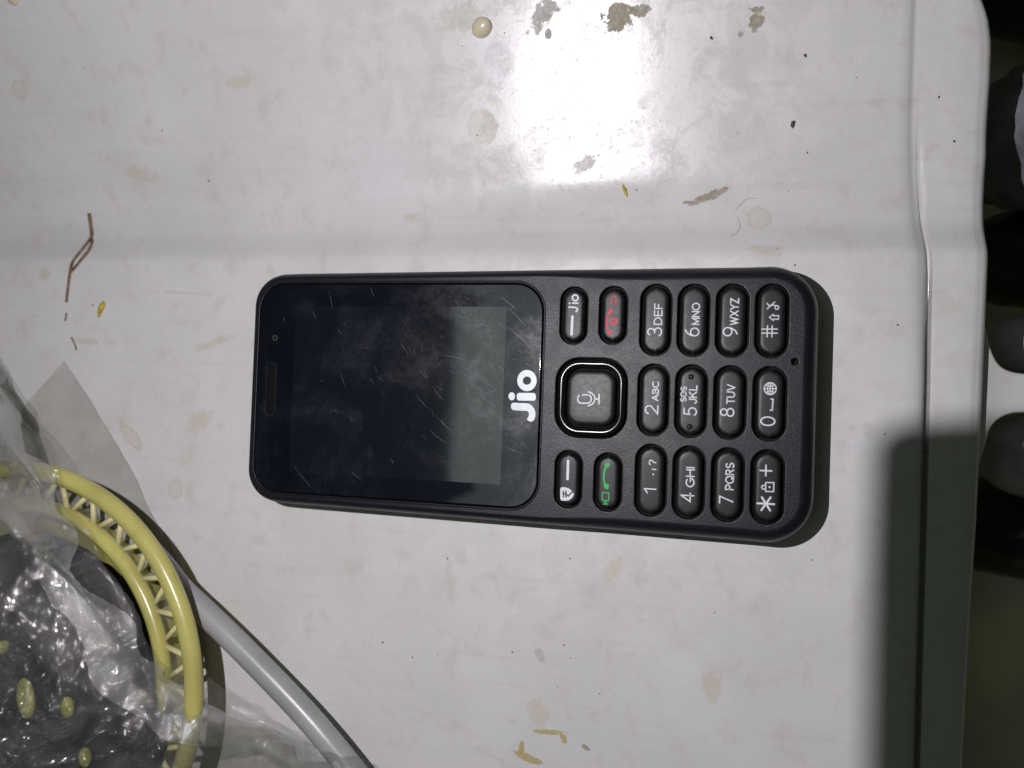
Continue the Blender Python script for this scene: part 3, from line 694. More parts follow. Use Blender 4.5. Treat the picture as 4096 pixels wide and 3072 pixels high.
v, f = loft([inset(0.35, 7.2, False), inset(0.16, 6.95, False), inset(0.0, 6.85, False), inset(0.0, 6.6, False), inset(0.05, 4.8, False), inset(0.6, 2.8, False), inset(1.5, 1.3, False), inset(3.0, 0.35, False), inset(5.0, 0.02, False)], True)
mesh_obj('back_cover', v, f, M['shell'], phone, True, None, 50)
# dark floor under the keys and the pinhole
v, f = loft([[(x, y, 10.2) for x, y in rrect(25.6, 23.2, 7, 6, 3.0, 0)], [(x, y, 10.9) for x, y in rrect(25.6, 23.2, 7, 6, 3.0, 0)]], True)
mesh_obj('keypad_base', v, f, M['well'], phone, False)

# --- printed strokes
def stroke_mesh(parts, zfun, matmap):
    """parts: (colour, width, points); width 0 = filled outline. Flat prints laid on a surface."""
    V, F, FM = [], [], []
    for k, (colr, w, pts) in enumerate(parts):
        lift = 0.026 + 0.004 * (k % 6) + (0.06 if colr == 'k' else 0)
        P = [Vector(p) for p in pts]
        if w:                                   # short steps so the print follows the surface
            Q = [P[0]]
            for q in P[1:]:
                m_ = max(1, int((q - Q[-1]).length / 0.35))
                s0 = Q[-1].copy()
                for j in range(1, m_ + 1): Q.append(s0.lerp(q, j / m_))
            P = Q
        closed = (P[0] - P[-1]).length < 0.012
        if closed: P = P[:-1]
        base = len(V)
        if w == 0:
            zt = max(zfun(p.x, p.y) for p in P) + lift + 0.012     # a flat patch of ink
            V += [(p.x, p.y, zt) for p in P]
            F.append(tuple(range(base, base + len(P)))); FM.append(matmap[colr]); continue
        n = len(P); L_, R_ = [], []
        for i in range(n):
            a = P[i - 1] if (closed or i) else P[i]
            b = P[(i + 1) % n] if (closed or i < n - 1) else P[i]
            t1 = (P[i] - a).normalized() if (P[i] - a).length > 1e-6 else (b - P[i]).normalized()
            t2 = (b - P[i]).normalized() if (b - P[i]).length > 1e-6 else t1
            t = (t1 + t2); t = t.normalized() if t.length > 0.2 else t1
            nn = Vector((-t.y, t.x)); c = max(0.45, nn.dot(Vector((-t1.y, t1.x))))
            d = nn * (w / 2 / c)
            L_.append(P[i] + d); R_.append(P[i] - d)
        loopL, loopR = L_, R_
        for p, q in zip(loopL, loopR):
            for s in (p, q): V.append((s.x, s.y, zfun(s.x, s.y) + lift))
        for i in range(n - 1 + (1 if closed else 0)):
            j = (i + 1) % n
            F.append((base + 2 * i, base + 2 * i + 1, base + 2 * j + 1, base + 2 * j)); FM.append(matmap[colr])
        if not closed:
            for e, o in ((0, 1), (n - 1, n - 2)):
                t = (P[e] - P[o]).normalized(); nn = Vector((-t.y, t.x)); b0 = len(V)
                for i in range(7):
                    a = -math.pi / 2 + math.pi * i / 6
                    s = P[e] + t * (w / 2 * math.cos(a)) + nn * (w / 2 * math.sin(a)); V.append((s.x, s.y, zfun(s.x, s.y) + lift))
                F.append(tuple(range(b0, b0 + 7))); FM.append(matmap[colr])
    return V, F, FM

def arc(cx, cy, rx, ry, a0, a1, n=12):
    return [(cx + rx * math.cos(math.radians(a0 + (a1 - a0) * k / n)), cy + ry * math.sin(math.radians(a0 + (a1 - a0) * k / n))) for k in range(n + 1)]

GLYPH = {   # strokes on a unit-high box: (advance width, strokes)
    'A': (.82, [[(0, 0), (.41, 1), (.82, 0)], [(.16, .34), (.66, .34)]]),
    'B': (.66, [[(0, 0), (0, 1), (.34, 1)] + arc(.34, .76, .25, .24, 80, -90) + [(0, .52)], [(.36, .52)] + arc(.36, .26, .30, .26, 80, -90) + [(0, 0)]]),
    'C': (.80, [arc(.46, .5, .46, .5, 48, 312, 18)]),
    'D': (.74, [[(0, .5), (0, 1), (.28, 1)] + arc(.28, .5, .46, .5, 80, -90, 14) + [(0, 0), (0, .5)]]),
    'E': (.56, [[(.56, 1), (0, 1), (0, 0), (.56, 0)], [(0, .52), (.5, .52)]]),
    'F': (.52, [[(.52, 1), (0, 1), (0, 0)], [(0, .5), (.46, .5)]]),
    'G': (.90, [arc(.47, .5, .47, .5, 48, 345, 20) + [(.93, .47), (.55, .47)]]),
    'H': (.72, [[(0, 0), (0, 1)], [(.72, 0), (.72, 1)], [(0, .52), (.72, .52)]]),
    'I': (.02, [[(0, 0), (0, 1)]]),
    'J': (.46, [[(.46, 1), (.46, .26)] + arc(.23, .26, .23, .26, 0, -170)]),
    'K': (.66, [[(0, 0), (0, 1)], [(.62, 1), (0, .38)], [(.22, .6), (.66, 0)]]),
    'L': (.48, [[(0, 1), (0, 0), (.5, 0)]]),
    'M': (.86, [[(0, 0), (0, 1), (.43, .08), (.86, 1), (.86, 0)]]),
    'N': (.72, [[(0, 0), (0, 1), (.72, 0), (.72, 1)]]),
    'O': (.94, [arc(.47, .5, .47, .5, 0, 360, 24)]),
    'P': (.62, [[(0, 0), (0, 1), (.33, 1)] + arc(.33, .73, .28, .27, 80, -90) + [(0, .46)]]),
    'Q': (.96, [arc(.47, .5, .47, .5, 0, 360, 24), [(.58, .25), (.92, -.04)]]),
    'R': (.66, [[(0, 0), (0, 1), (.34, 1)] + arc(.34, .75, .27, .25, 80, -90) + [(0, .5)], [(.34, .5), (.62, 0)]]),
    'S': (.64, [arc(.33, .745, .28, .255, 35, 270, 12) + arc(.33, .25, .31, .25, 80, -150, 12)]),
    'T': (.66, [[(0, 1), (.66, 1)], [(.33, 1), (.33, 0)]]),
    'U': (.70, [[(0, 1), (0, .33)] + arc(.35, .33, .35, .33, 180, 360, 12) + [(.70, 1)]]),
    'V': (.78, [[(0, 1), (.39, 0), (.78, 1)]]),
    'W': (1.10, [[(0, 1), (.28, 0), (.55, .95), (.82, 0), (1.10, 1)]]),
    'X': (.72, [[(0, 1), (.72, 0)], [(.72, 1), (0, 0)]]),
    'Y': (.72, [[(0, 1), (.36, .48), (.72, 1)], [(.36, .48), (.36, 0)]]),
    'Z': (.66, [[(0, 1), (.64, 1), (0, 0), (.66, 0)]]),
    '0': (.66, [arc(.33, .5, .33, .5, 0, 360, 28)]),
    '1': (.30, [[(0, .74), (.28, 1), (.28, 0)]]),
    '2': (.64, [arc(.31, .70, .30, .30, 172, -18, 12) + [(.52, .48), (0, 0), (.64, 0)]]),
    '3': (.62, [arc(.29, .745, .26, .255, 155, -80, 12), arc(.29, .255, .32, .255, 80, -160, 14), [(.2, .5), (.34, .495)]]),
    '4': (.70, [[(.50, 0), (.50, 1), (0, .27), (.70, .27)]]),
    '5': (.62, [[(.56, 1), (.11, 1), (.05, .52)] + arc(.29, .32, .32, .32, 128, -150, 16)]),
    '6': (.62, [arc(.31, .31, .31, .31, 0, 360, 20), [(.47, 1), (.22, .86), (.06, .62), (0, .34)]]),
    '7': (.60, [[(0, 1), (.60, 1), (.16, 0)]]),
    '8': (.62, [arc(.31, .755, .26, .245, 0, 360, 18), arc(.31, .255, .31, .255, 0, 360, 20)]),
    '9': (.62, [arc(.31, .69, .31, .31, 0, 360, 20), [(.15, 0), (.40, .14), (.56, .38), (.62, .66)]]),
}
def text_strokes(t, u0, u1, xb, xt, w):
    """lettering that reads along +Y with its top towards -X, fitted to a box"""
    gap = 0.24
    adv = sum(GLYPH[c][0] for c in t) + gap * (len(t) - 1)
    su = (u1 - u0 - w) / adv; sv = (xb - xt) - w; res = []; u = 0
    for c in t:
        for s in GLYPH[c][1]:
            res.append(('w', w * 0.9, [(xb - w / 2 - p[1] * sv, u0 + w / 2 + (u + p[0]) * su) for p in s]))
        u += GLYPH[c][0] + gap
    return res

KPROF = [(0, 11.0), (0, 11.6), (0.10, 12.05), (0.24, 12.42), (0.40, 12.65), (0.58, 12.775), (0.82, 12.835), (1.2, 12.855), (1.85, 12.86)]
def ktop(d):
    return lerp_table([(a, z) for a, z in KPROF[1:]], d)
MATS4 = [M['white'], M['red'], M['green'], M['dark']]; MM4 = {'w': 0, 'r': 1, 'g': 2, 'k': 3}
KEY_LABEL = {'jio': 'upper soft key', 'red': 'call end key with red handset mark', 'rup': 'lower soft key with shield mark', 'grn': 'call key with green handset mark',
             '*': 'star key', '#': 'hash key'}
for name, cx, cy, hx, hy in KEYS:
    gx, gy = hx - 0.42, hy - 0.42
    rings = [[(x, y, z) for x, y in rrect(gx - i, gy - i, gx - i, 9, cx, cy)] for i, z in KPROF]
    v, f = loft(rings, True)
    dz = 0.0
    ko = mesh_obj('key', v, f, M['key'], phone)
    ko['label'] = KEY_LABEL.get(name, 'number key printed %s' % name)
    def zf(x, y, gx=gx, gy=gy, cx=cx, cy=cy):
        dx, dy = x - cx, y - cy
        dy = max(0, abs(dy) - (gy - gx))
        return ktop(max(0.55, gx - math.hypot(dx, dy)))
    parts = []
    for t in TEXT.get(name, []): parts += text_strokes(*t)
    parts += ICONS.get(name, [])
    parts = [(c, w, [(cx + p[0], cy + p[1]) for p in pts]) for c, w, pts in parts]
    V, F, FM = stroke_mesh(parts, zf, MM4)
    mesh_obj('legend', V, F, MATS4, ko, False, FM)
    if name == '5':
        for sy in (-4.75, 4.55):
            rr = [[(cx - 0.15 + r * math.cos(a * math.pi / 8), cy + sy + r * math.sin(a * math.pi / 8), z) for a in range(16)] for r, z in ((0.62, 12.72), (0.5, 12.9), (0.36, 13.06), (0.18, 13.14))]
            v, f = loft(rr, True)
            mesh_obj('raised_dot', v, f, M['key'], ko)

# --- navigation pad: gloss ring and square centre key
v, f = loft(rr_rings(NAV[2] - 0.18, NAV[3] - 0.18, NAV[4] - 0.1, [(0, 11.0), (0, 12.0), (0.12, 12.4), (0.34, 12.72), (0.68, 12.9), (1.02, 12.92), (1.34, 12.78), (1.62, 12.48), (1.76, 12.1), (1.78, 11.2)], NAV[0], NAV[1], 10), False)
nr = mesh_obj('navigation_ring', v, f, M['gloss'], phone)
nr['label'] = 'gloss black ring around the centre key'
v, f = loft(rr_rings(4.72, 5.4, 2.7, [(0, 11.2), (0, 12.0), (0.1, 12.3), (0.3, 12.5), (0.6, 12.62), (1.0, 12.66), (2.2, 12.68)], NAV[0], NAV[1], 9), True)
nk = mesh_obj('centre_key', v, f, M['key'], phone)
nk['label'] = 'square centre key printed with a microphone'
V, F, FM = stroke_mesh([(c, w, [(NAV[0] + p[0], NAV[1] + p[1]) for p in pts]) for c, w, pts in ICONS['nav']], lambda x, y: 12.68, MM4)
mesh_obj('legend', V, F, MATS4, nk, False, FM)

# --- cover glass with an earpiece slot
bm = bmesh.new(); fill = []; prev = None
for i, z in ((0, 11.6), (0, 12.44), (0.06, 12.55), (0.16, 12.6), (0.26, 12.6)):
    r = add_ring([(x, y, z) for x, y in rrect(ghx - i, GL[2] - i, 5.6 - i, 10, gcx, 0)])
    if prev: bridge(prev, r)
    prev = r
fill = [prev]
SLOT = (-80.75, -0.35, 0.95, 5.55)
hole(lambda o: rrect(SLOT[2] + o, SLOT[3] + o, SLOT[2] + o, 6, SLOT[0], SLOT[1]), [(0.14, 12.6), (0.06, 12.58), (0, 12.5), (0, 11.9)])
flat_fill(fill)
bmesh.ops.scale(bm, vec=(MM, MM, MM), verts=bm.verts)
bmesh.ops.recalc_face_normals(bm, faces=bm.faces)
me = bpy.data.meshes.new('screen_glass'); bm.to_mesh(me); bm.free()
me.materials.append(M['glass'])
me.polygons.foreach_set('use_smooth', [True] * len(me.polygons)); me.set_sharp_from_angle(angle=math.radians(50))
glass = bpy.data.objects.new('screen_glass', me); C.objects.link(glass); glass.parent = phone
glass.matrix_parent_inverse = Matrix.Translation(-phone.location)
glass['label'] = 'scratched black cover glass with pale logo'
v, f = loft([[(x, y, z) for x, y in rrect(hx, hy, 0.1, 2, (-29.3 - 75.6) / 2, -0.1)] for hx, hy, z in ((23.15, 17.6, 12.602), (23.15, 17.6, 12.612))], True)
mesh_obj('display', v, f, M['display'], glass, False)
v, f = loft([[(x, y, z) for x, y in rrect(SLOT[2], SLOT[3], SLOT[2], 6, SLOT[0], SLOT[1])] for z in (11.9, 12.2)], True)
mesh_obj('earpiece', v, f, M['well'], glass, False)
v, f = loft([[(x, y, z) for x, y in rrect(SLOT[2] + o, SLOT[3] + o, SLOT[2] + o, 6, SLOT[0], SLOT[1])] for o, z in ((0.20, 12.6), (0.17, 12.64), (0.08, 12.64), (0.05, 12.59))], False)
mesh_obj('earpiece_trim', v, f, M['trim'], glass, True, None, 40)
def ringmesh(cx, cy, r0, r1, z0, z1):
    rr = [[(cx + r * math.cos(a * math.pi / 12), cy + r * math.sin(a * math.pi / 12), z) for a in range(24)] for r, z in ((r1, z0), (r1 - 0.03, z1), (r0, z1), (r0 - 0.02, z0))]
    return loft(rr, False)
v, f = loft([[(-80.75 + r * math.cos(a * math.pi / 12), 10.5 + r * math.sin(a * math.pi / 12), z) for a in range(24)] for r, z in ((1.55, 12.6), (1.5, 12.612))], True)
fc = mesh_obj('front_camera', v, f, M['gloss'], glass, False)
v, f = ringmesh(-80.3, 10.6, 0.36, 0.62, 12.61, 12.63)
mesh_obj('lens_ring', v, f, M['lens'], fc, False)
# logo
parts = [('w', 0, LOGO['i']), ('w', 0, LOGO['dot']), ('w', 0, LOGO['j'])]
V, F, FM = stroke_mesh(parts, lambda x, y: 12.606, {'w': 0})
b0 = len(V); n = 40
V += [(p[0], p[1], 12.626) for p in LOGO['o_out'][:n]] + [(p[0], p[1], 12.626) for p in LOGO['o_in'][:n]]
F += [(b0 + i, b0 + (i + 1) % n, b0 + n + (i + 1) % n, b0 + n + i) for i in range(n)]
lo = mesh_obj('logo', V, F, M['logo'], glass, False)
lo['label'] = 'pale printed logo under the display'
# scratches: hair-thin raised burrs in the glass
random.seed(4)
V, F = [], []
def scratch(p, q, w, bend=0.0):
    p, q = Vector(p), Vector(q); d = q - p; nrm = Vector((-d.y, d.x)).normalized(); n = 7; b = len(V)
    for i in range(n):
        t = i / (n - 1); c = p + d * t + nrm * bend * d.length * 4 * t * (1 - t); ww = w * (0.15 + 0.85 * math.sin(math.pi * min(max(t, 0.02), 0.98)))
        V.append((c.x + nrm.x * ww / 2, c.y + nrm.y * ww / 2, 12.618)); V.append((c.x - nrm.x * ww / 2, c.y - nrm.y * ww / 2, 12.618))
    for i in range(n - 1): F.append((b + 2 * i, b + 2 * i + 1, b + 2 * i + 3, b + 2 * i + 2))
for p, q in SCR: scratch(p, q, 0.048, random.uniform(-0.06, 0.06))
for k in range(70):
    u = random.random() ** 0.5
    x = -80 + 57 * u; y = random.uniform(-18, 21) * (0.5 + 0.5 * u) + 6 * u
    if abs(y) > 20.8 or x > -23: continue
    a = random.gauss(-0.85, 0.35) + (random.choice((0, 1.3)) if random.random() < 0.25 else 0); l = random.uniform(0.5, 2.4)
    scratch((x, y), (x + l * math.cos(a), y + l * math.sin(a)), random.uniform(0.015, 0.035), random.uniform(-0.08, 0.08))
so = mesh_obj('scratches', V, F, M['scratch'], glass, False)
so['kind'] = 'stuff'

# ------------------------------------------------------------------ basket, hoop, sheet and bag at the lower left
BC, BR, BZ = (-136.3, -65.4), 45.3, 20.0
basket = empty('plastic_basket', (BC[0], BC[1], 0))
tag(basket, 'round yellow plastic basket with latticed double rim inside the clear bag', 'basket')
def circ(r, z, n=120): return [(BC[0] + r * math.cos(2 * math.pi * i / n), BC[1] + r * math.sin(2 * math.pi * i / n), z) for i in range(n)]
v, f = tube(circ(BR, BZ), 1.95, 14, True)
mesh_obj('outer_rim', v, f, M['yellow'], basket)
v, f = tube(circ(BR - 7.6, BZ - 0.6), 1.7, 12, True)
mesh_obj('inner_rim', v, f, M['yellow'], basket)
for k in range(64):
    a0 = 2 * math.pi * k / 64; a1 = a0 + 2 * math.pi / 64 * 0.8
    if k % 2: a0, a1 = a1, a0
    p = (BC[0] + (BR - 0.9) * math.cos(a0), BC[1] + (BR - 0.9) * math.sin(a0), BZ - 0.5)
    q = (BC[0] + (BR - 6.8) * math.cos(a1), BC[1] + (BR - 6.8) * math.sin(a1), BZ - 0.8)
    v, f = tube([p, q], 0.62, 6)
    mesh_obj('lattice_strut', v, f, M['pale'], basket)
ang = 2 * math.pi / 96
rings = [circ(BR - 7.4, BZ - 1.5, 96), circ(BR - 9, 12, 96), circ(BR - 10.5, 3.2, 96), circ(BR - 12, 1.4, 96), circ(BR - 13, 1.2, 96)]
v, f = loft(rings, True)
mesh_obj('bowl', v, f, M['yellow'], basket, True)

def ridged(x, y, s, seed, oct=4):
    a, fr, tot = 1.0, s, 0.0
    for k in range(oct):
        n = 1 - abs(noise.noise((x * fr, y * fr, seed + 7.3 * k))) * 2.2
        tot += a * n * abs(n); a *= 0.5; fr *= 2.1
    return tot

# dark crumpled wrapping that fills the basket and swells over its inner rim on the near side
def bulge(x, y):
    th = math.degrees(math.atan2(y - BC[1], x - BC[0]))
    return sstep(22, -6, th) * sstep(-120, -80, th)
nr_, na = 70, 150
V, F = [], []
for i in range(nr_ + 1):
    r = 31.0 * i / nr_
    for k in range(na):
        a = 2 * math.pi * k / na; x, y = BC[0] + r * math.cos(a), BC[1] + r * math.sin(a)
        q_ = bulge(x, y)
        z = 16.0 + 3.8 * q_ + 12.0 * (1 - sstep(16, 33, r)) + 0.9 * ridged(x, y, 0.09, 2.0) - 0.8
        x, y = BC[0] + (x - BC[0]) * (1 + 0.32 * q_), BC[1] + (y - BC[1]) * (1 + 0.32 * q_)
        V.append((x, y, z))
for i in range(nr_):
    for k in range(na):
        F.append((i * na + k, i * na + (k + 1) % na, (i + 1) * na + (k + 1) % na, (i + 1) * na + k))
o = mesh_obj('dark_wrapping', V, F, M['contents'])
tag(o, 'dark crumpled wrapping filling the yellow basket under the clear bag', 'wrapping')

OV = [((-121.1, -64.3), 2.0, 4.1, 12, 'largest yellow-green oval piece on the dark wrapping'),
      ((-111.6, -65.1), 1.25, 2.15, 10, 'small yellow-green oval piece right of the largest one'),
      ((-108.6, -75.3), 1.15, 2.0, 12, 'small yellow-green oval piece lowest at the photo edge'),
      ((-130.1, -55.8), 0.8, 1.4, 5, 'tiny brownish yellow oval piece at the left edge')]
for (cx, cy), rx, ry, ang_, lab in OV:
    rr = []; ovz = 17.3 + 3.8 * bulge(cx, cy) + 12.0 * (1 - sstep(16, 33, math.hypot(cx - BC[0], cy - BC[1]) / (1 + 0.32 * bulge(cx, cy))))
    ca, sa = math.cos(math.radians(ang_)), math.sin(math.radians(ang_))
    for i in range(1, 10):
        th = math.pi * i / 10; ring = []
        for k in range(20):
            a = 2 * math.pi * k / 20; lx, ly = rx * math.sin(th) * math.cos(a), ry * math.sin(th) * math.sin(a)
            ring.append((cx + lx * ca - ly * sa, cy + lx * sa + ly * ca, ovz - 1.3 * math.cos(th)))
        rr.append(ring)
    v, f = loft(rr, True, True)
    tag(mesh_obj('oval_piece', v, f, M['oval']), lab, 'oval piece', 'yellow ovals in the basket')

hp = smooth_path([(-128, -27, 8.0), (-110, -38.5, 10.2), (-102.1, -45.0, 11), (-95.9, -49.4, 11), (-86.4, -56.2, 11), (-72.5, -66.8, 11), (-63.5, -74.6, 11), (-56, -82.5, 10.5), (-46, -96, 8), (-40, -108, 4), (-38, -114, 2.2)], 10)
v, f = tube([tuple(p) for p in hp], 2.7, 16)
tag(mesh_obj('curved_handle', v, f, M['hoop']), 'pale grey curved plastic handle arching beside the yellow basket', 'handle')

# thin dull sheet whose corner sticks out above the basket
edge = smooth_path([(-158.3, -7.9, 0), (-152, -1.4, 0), (-146.0, 4.8, 0)], 8) + smooth_path([(-146.0, 4.8, 0), (-138.4, -3.5, 0), (-134.6, -8.6, 0), (-129.8, -14.5, 0), (-123.6, -22.7, 0), (-120.1, -29.0, 0), (-115.0, -36.0, 0), (-108, -47, 0)], 8)[1:]
V, F = [], []; nt_ = 14
for i, p in enumerate(edge):
    q = Vector((-165 + i * 0.6, -62, 0))
    jit = 0.10 * noise.noise((i * 0.5, 3.1, 0))
    for k in range(nt_):
        t = k / (nt_ - 1); c = Vector(p) * (1 - t) + q * t
        z = 0.35 + 0.25 * noise.noise((c.x * 0.12, c.y * 0.12, 5)) + 0.25 * math.exp(-t * 25) + 0.22 * noise.noise((c.x * 0.012, c.y * 0.02, 1.7))
        V.append((c.x + jit * (1 - t), c.y + jit * (1 - t), max(z, 0.25)))
ne = len(edge)
for i in range(ne - 1):
    for k in range(nt_ - 1):
        F.append((i * nt_ + k, (i + 1) * nt_ + k, (i + 1) * nt_ + k + 1, i * nt_ + k + 1))
n0 = len(V)
V += [(x, y, z - 0.14) for x, y, z in V]
F += [tuple(n0 + a for a in reversed(q)) for q in list(F)]
rim = [i * nt_ for i in range(ne)]
F += [(rim[i], rim[i + 1], n0 + rim[i + 1], n0 + rim[i]) for i in range(ne - 1)]
tag(mesh_obj('grey_sheet', V, F, M['sheet'], None, True, None, 50), 'dull grey sheet with a pointed corner lying under the basket', 'sheet')

# clear crinkled bag over the basket
FB = smooth_path([(-172, 30, 22), (-155, 12, 22), (-142.1, -1.4, 22), (-135.6, -7.4, 22.5), (-127.9, -15.2, 23), (-121.5, -22.8, 23.5), (-117.2, -27.9, 24), (-110.0, -38.0, 24), (-103.4, -45.2, 23.8), (-100.7, -50.9, 23.2),
                  (-97.5, -57.2, 20), (-93.5, -61.2, 15.8), (-87.5, -64.6, 14.5), (-81.2, -67.5, 14), (-70.7, -70.7, 14), (-66, -73.6, 14.4), (-61, -74.2, 14.2), (-56, -75.0, 12), (-50, -84, 6), (-44, -97, 3), (-40, -112, 3)], 12)
FOLDS = [   # crests of the folds (x, y, z) and their width
    (smooth_path([(-132, -23, 40), (-125.8, -28.1, 38), (-120.4, -33.1, 35.5), (-112.9, -40.3, 31.5), (-106.2, -49.4, 27.5), (-101.9, -56.6, 24.8), (-96.8, -64.7, 23.5)], 6), 1.7),
    (smooth_path([(-146, 0, 28), (-137.3, -9.4, 26), (-133.6, -13.1, 24.5), (-128, -19, 23.5)], 6), 1.1),
    (smooth_path([(-140, -6, 32), (-132.3, -14.4, 30), (-125.3, -23.9, 27), (-123.9, -27.4, 26), (-121.8, -32.0, 24.6), (-116, -39, 24)], 6), 1.0),
    (smooth_path([(-114, -60, 37.5), (-111.3, -64.4, 36), (-108.9, -68.6, 34), (-108.2, -72.7, 32), (-108.6, -77.2, 30), (-108.6, -84, 28)], 6), 1.3),
    (smooth_path([(-108, -62, 31), (-106.8, -67.4, 30), (-106.5, -72.1, 28), (-106.2, -76.9, 26), (-106.3, -84, 24.5)], 6), 1.0),
    (smooth_path([(-97, -60, 24), (-93, -63.5, 19), (-86, -67.5, 15.6), (-74, -72.5, 14.6)], 6), 0.9),
    (smooth_path([(-95, -66, 23), (-86, -73, 15.5), (-72, -78, 14.5)], 6), 1.2),
    (smooth_path([(-142, -50, 37), (-130, -47, 36.5), (-122, -52, 35), (-117, -58, 33)], 6), 1.1)]
def seg_dist(p, a, b):
    d = b - a; t = max(0, min(1, (p - a).dot(d) / max(1e-9, d.dot(d)))); return (p - a - d * t).length
def film_base(x, y):
    r = math.hypot(x - BC[0], y - BC[1])
    if r < BR - 8: z = 23.0 + 10.5 * (1 - sstep(21, 38, r))
    elif r < BR + 1.5: z = 23.0
    else: z = 23.0 - 9.6 * sstep(BR + 1.0, BR + 13, r) - 9 * sstep(BR + 30, BR + 70, r)
    return z + 4.0 * bulge(x, y) * (1 - sstep(BR - 4, BR + 4, r))
bag = empty('clear_bag', (BC[0], BC[1], 0))
tag(bag, 'crinkled clear plastic bag draped over the yellow basket', 'plastic bag')
def film_layer(drop, seed, pull, NT, reach=1.0, mat='film'):
    V, F = [], []
    segs = [[(Vector((f_[m_].x, f_[m_].y, 0)), Vector((f_[m_ + 1].x, f_[m_ + 1].y, 0)), f_[m_].z) for m_ in range(0, len(f_) - 1)] for f_, _ in FOLDS]
    nb = len(FB)
    for i, p in enumerate(FB):
        for k in range(NT):
            t = pull + (reach - pull) * (k / (NT - 1)) ** 1.15
            s_ = i / nb
            c = Vector((p[0], p[1])) * (1 - t) + Vector((-196 + 40 * s_, -60 - 75 * s_)) * t
            ex = 1.3 * noise.noise((i * 0.11, 0.3, 2.2 + seed)) * math.exp(-(t - pull) * 30)
            x, y = c.x + ex, c.y + ex
            zb = film_base(x, y) + (p[2] - film_base(p[0], p[1])) * math.exp(-t * 14)
            rr_ = math.hypot(x - BC[0], y - BC[1]); th = math.atan2(y - BC[1], x - BC[0])
            # crinkles run along the rim
            z = zb + 0.45 * ridged(th * 9, rr_, 0.16, 4.4 + seed, 4) + (0.42 + 0.55 * (1 - sstep(20, 32, rr_))) * ridged(x, y, 0.2, 9.1 + seed, 4) * (1 - 0.6 * sstep(46, 52, rr_))
            z += max(0.0, 0.24 * (-(x + 112) * 0.82 + (y + 45) * 0.57)) * (1 - sstep(36, 47, rr_))
            P2 = Vector((x, y, 0))
            for (fold, wid), sg in zip(FOLDS, segs):
                best, zc = 1e9, 0
                for a_, b_, z_ in sg:
                    if abs(a_.x - x) + abs(a_.y - y) > 16: continue
                    d = seg_dist(P2, a_, b_)
                    if d < best: best, zc = d, z_
                if best < wid * 4 and zc > z - 1: z += (zc - z) * math.exp(-(best / wid) ** 2) * 0.9
            V.append((x, y, z - drop))
    for i in range(nb - 1):
        for k in range(NT - 1):
            F.append((i * NT + k, (i + 1) * NT + k, (i + 1) * NT + k + 1, i * NT + k + 1))
    return mesh_obj('film_layer', V, F, M[mat], bag, False)
film_layer(0.0, 0.0, 0.0, 190)
film_layer(0.9, 31.7, 0.05, 150)
film_layer(1.7, 12.3, 0.03, 44, 0.12, 'bunched')     # bunched towards the mouth of the bag

# ------------------------------------------------------------------ small things on the seat
def lens_blob(name, x, y, rx, ry, h, ang_, mat, seed=0.0, rag=0.0):
    z0 = seat_z(x, y) - 0.05; rr = []; ca, sa = math.cos(math.radians(ang_)), math.sin(math.radians(ang_))
    for rf, hf in ((0.82, -0.02), (0.97, 0.12), (1.0, 0.35), (0.93, 0.6), (0.75, 0.83), (0.45, 0.97), (0.15, 1.0)):
        ring = []
        for k in range(20):
            a = 2 * math.pi * k / 20; j = 1 + rag * noise.noise((math.cos(a) * 1.5 + seed, math.sin(a) * 1.5, seed))
            lx, ly = rx * rf * j * math.cos(a), ry * rf * j * math.sin(a)
            X, Y = x + lx * ca - ly * sa, y + lx * sa + ly * ca
            ring.append((X, Y, z0 + (seat_z(X, Y) - seat_z(x, y)) + h * hf))
        rr.append(ring)
    v, f = loft(rr, True, True)
    return mesh_obj(name, v, f, mat)
tag(lens_blob('cream_bead', -38.4, 77.0, 2.25, 1.75, 1.9, 20, M['bead'], 1.0, 0.06), 'shiny cream oval bead casting a shadow near the top edge', 'bead')
tag(lens_blob('cream_bead', -150.1, 88.7, 1.5, 1.4, 1.0, 0, M['bead'], 2.0, 0.06), 'cream bead cut off at the top left corner', 'bead')
tag(lens_blob('yellow_crumb', -135.7, 18.2, 0.75, 2.0, 0.9, -22, M['crumb'], 3.0, 0.5), 'bright yellow crumb beside the dry twig', 'crumb')
tag(lens_blob('yellow_crumb', -8.6, 44.6, 0.4, 1.25, 0.5, 22, M['crumb'], 5.0, 0.4), 'tiny yellow splinter above the phone keypad', 'crumb')

def on_seat(pts, lift):
    return [(x, y, seat_z(x, y) + lift) for x, y in pts]
tw = empty('dry_twig', (-144, 30, 0))
tag(tw, 'thin brown forked twig lying at the left', 'twig')
A = [(-144.5, 42.8), (-143.6, 39.5), (-142.8, 36.8), (-143.6, 33.5), (-144.7, 29.7), (-145.4, 26.6), (-145.9, 21.3), (-146.0, 19.6)]
B = [(-142.8, 36.8), (-141.9, 35.2), (-141.5, 32.9), (-142.2, 30.5), (-143.9, 28.4), (-145.3, 27.0)]
pa = smooth_path(on_seat(A, 0.45), 6); v, f = tube([tuple(p) for p in pa], [0.42 if i < 12 else 0.3 for i in range(len(pa))], 7)
mesh_obj('stem', v, f, M['twig'], tw)
pb = smooth_path(on_seat(B, 0.5), 6); v, f = tube([tuple(p) for p in pb], [0.3] * len(pb), 7)
mesh_obj('side_shoot', v, f, M['twig'], tw)
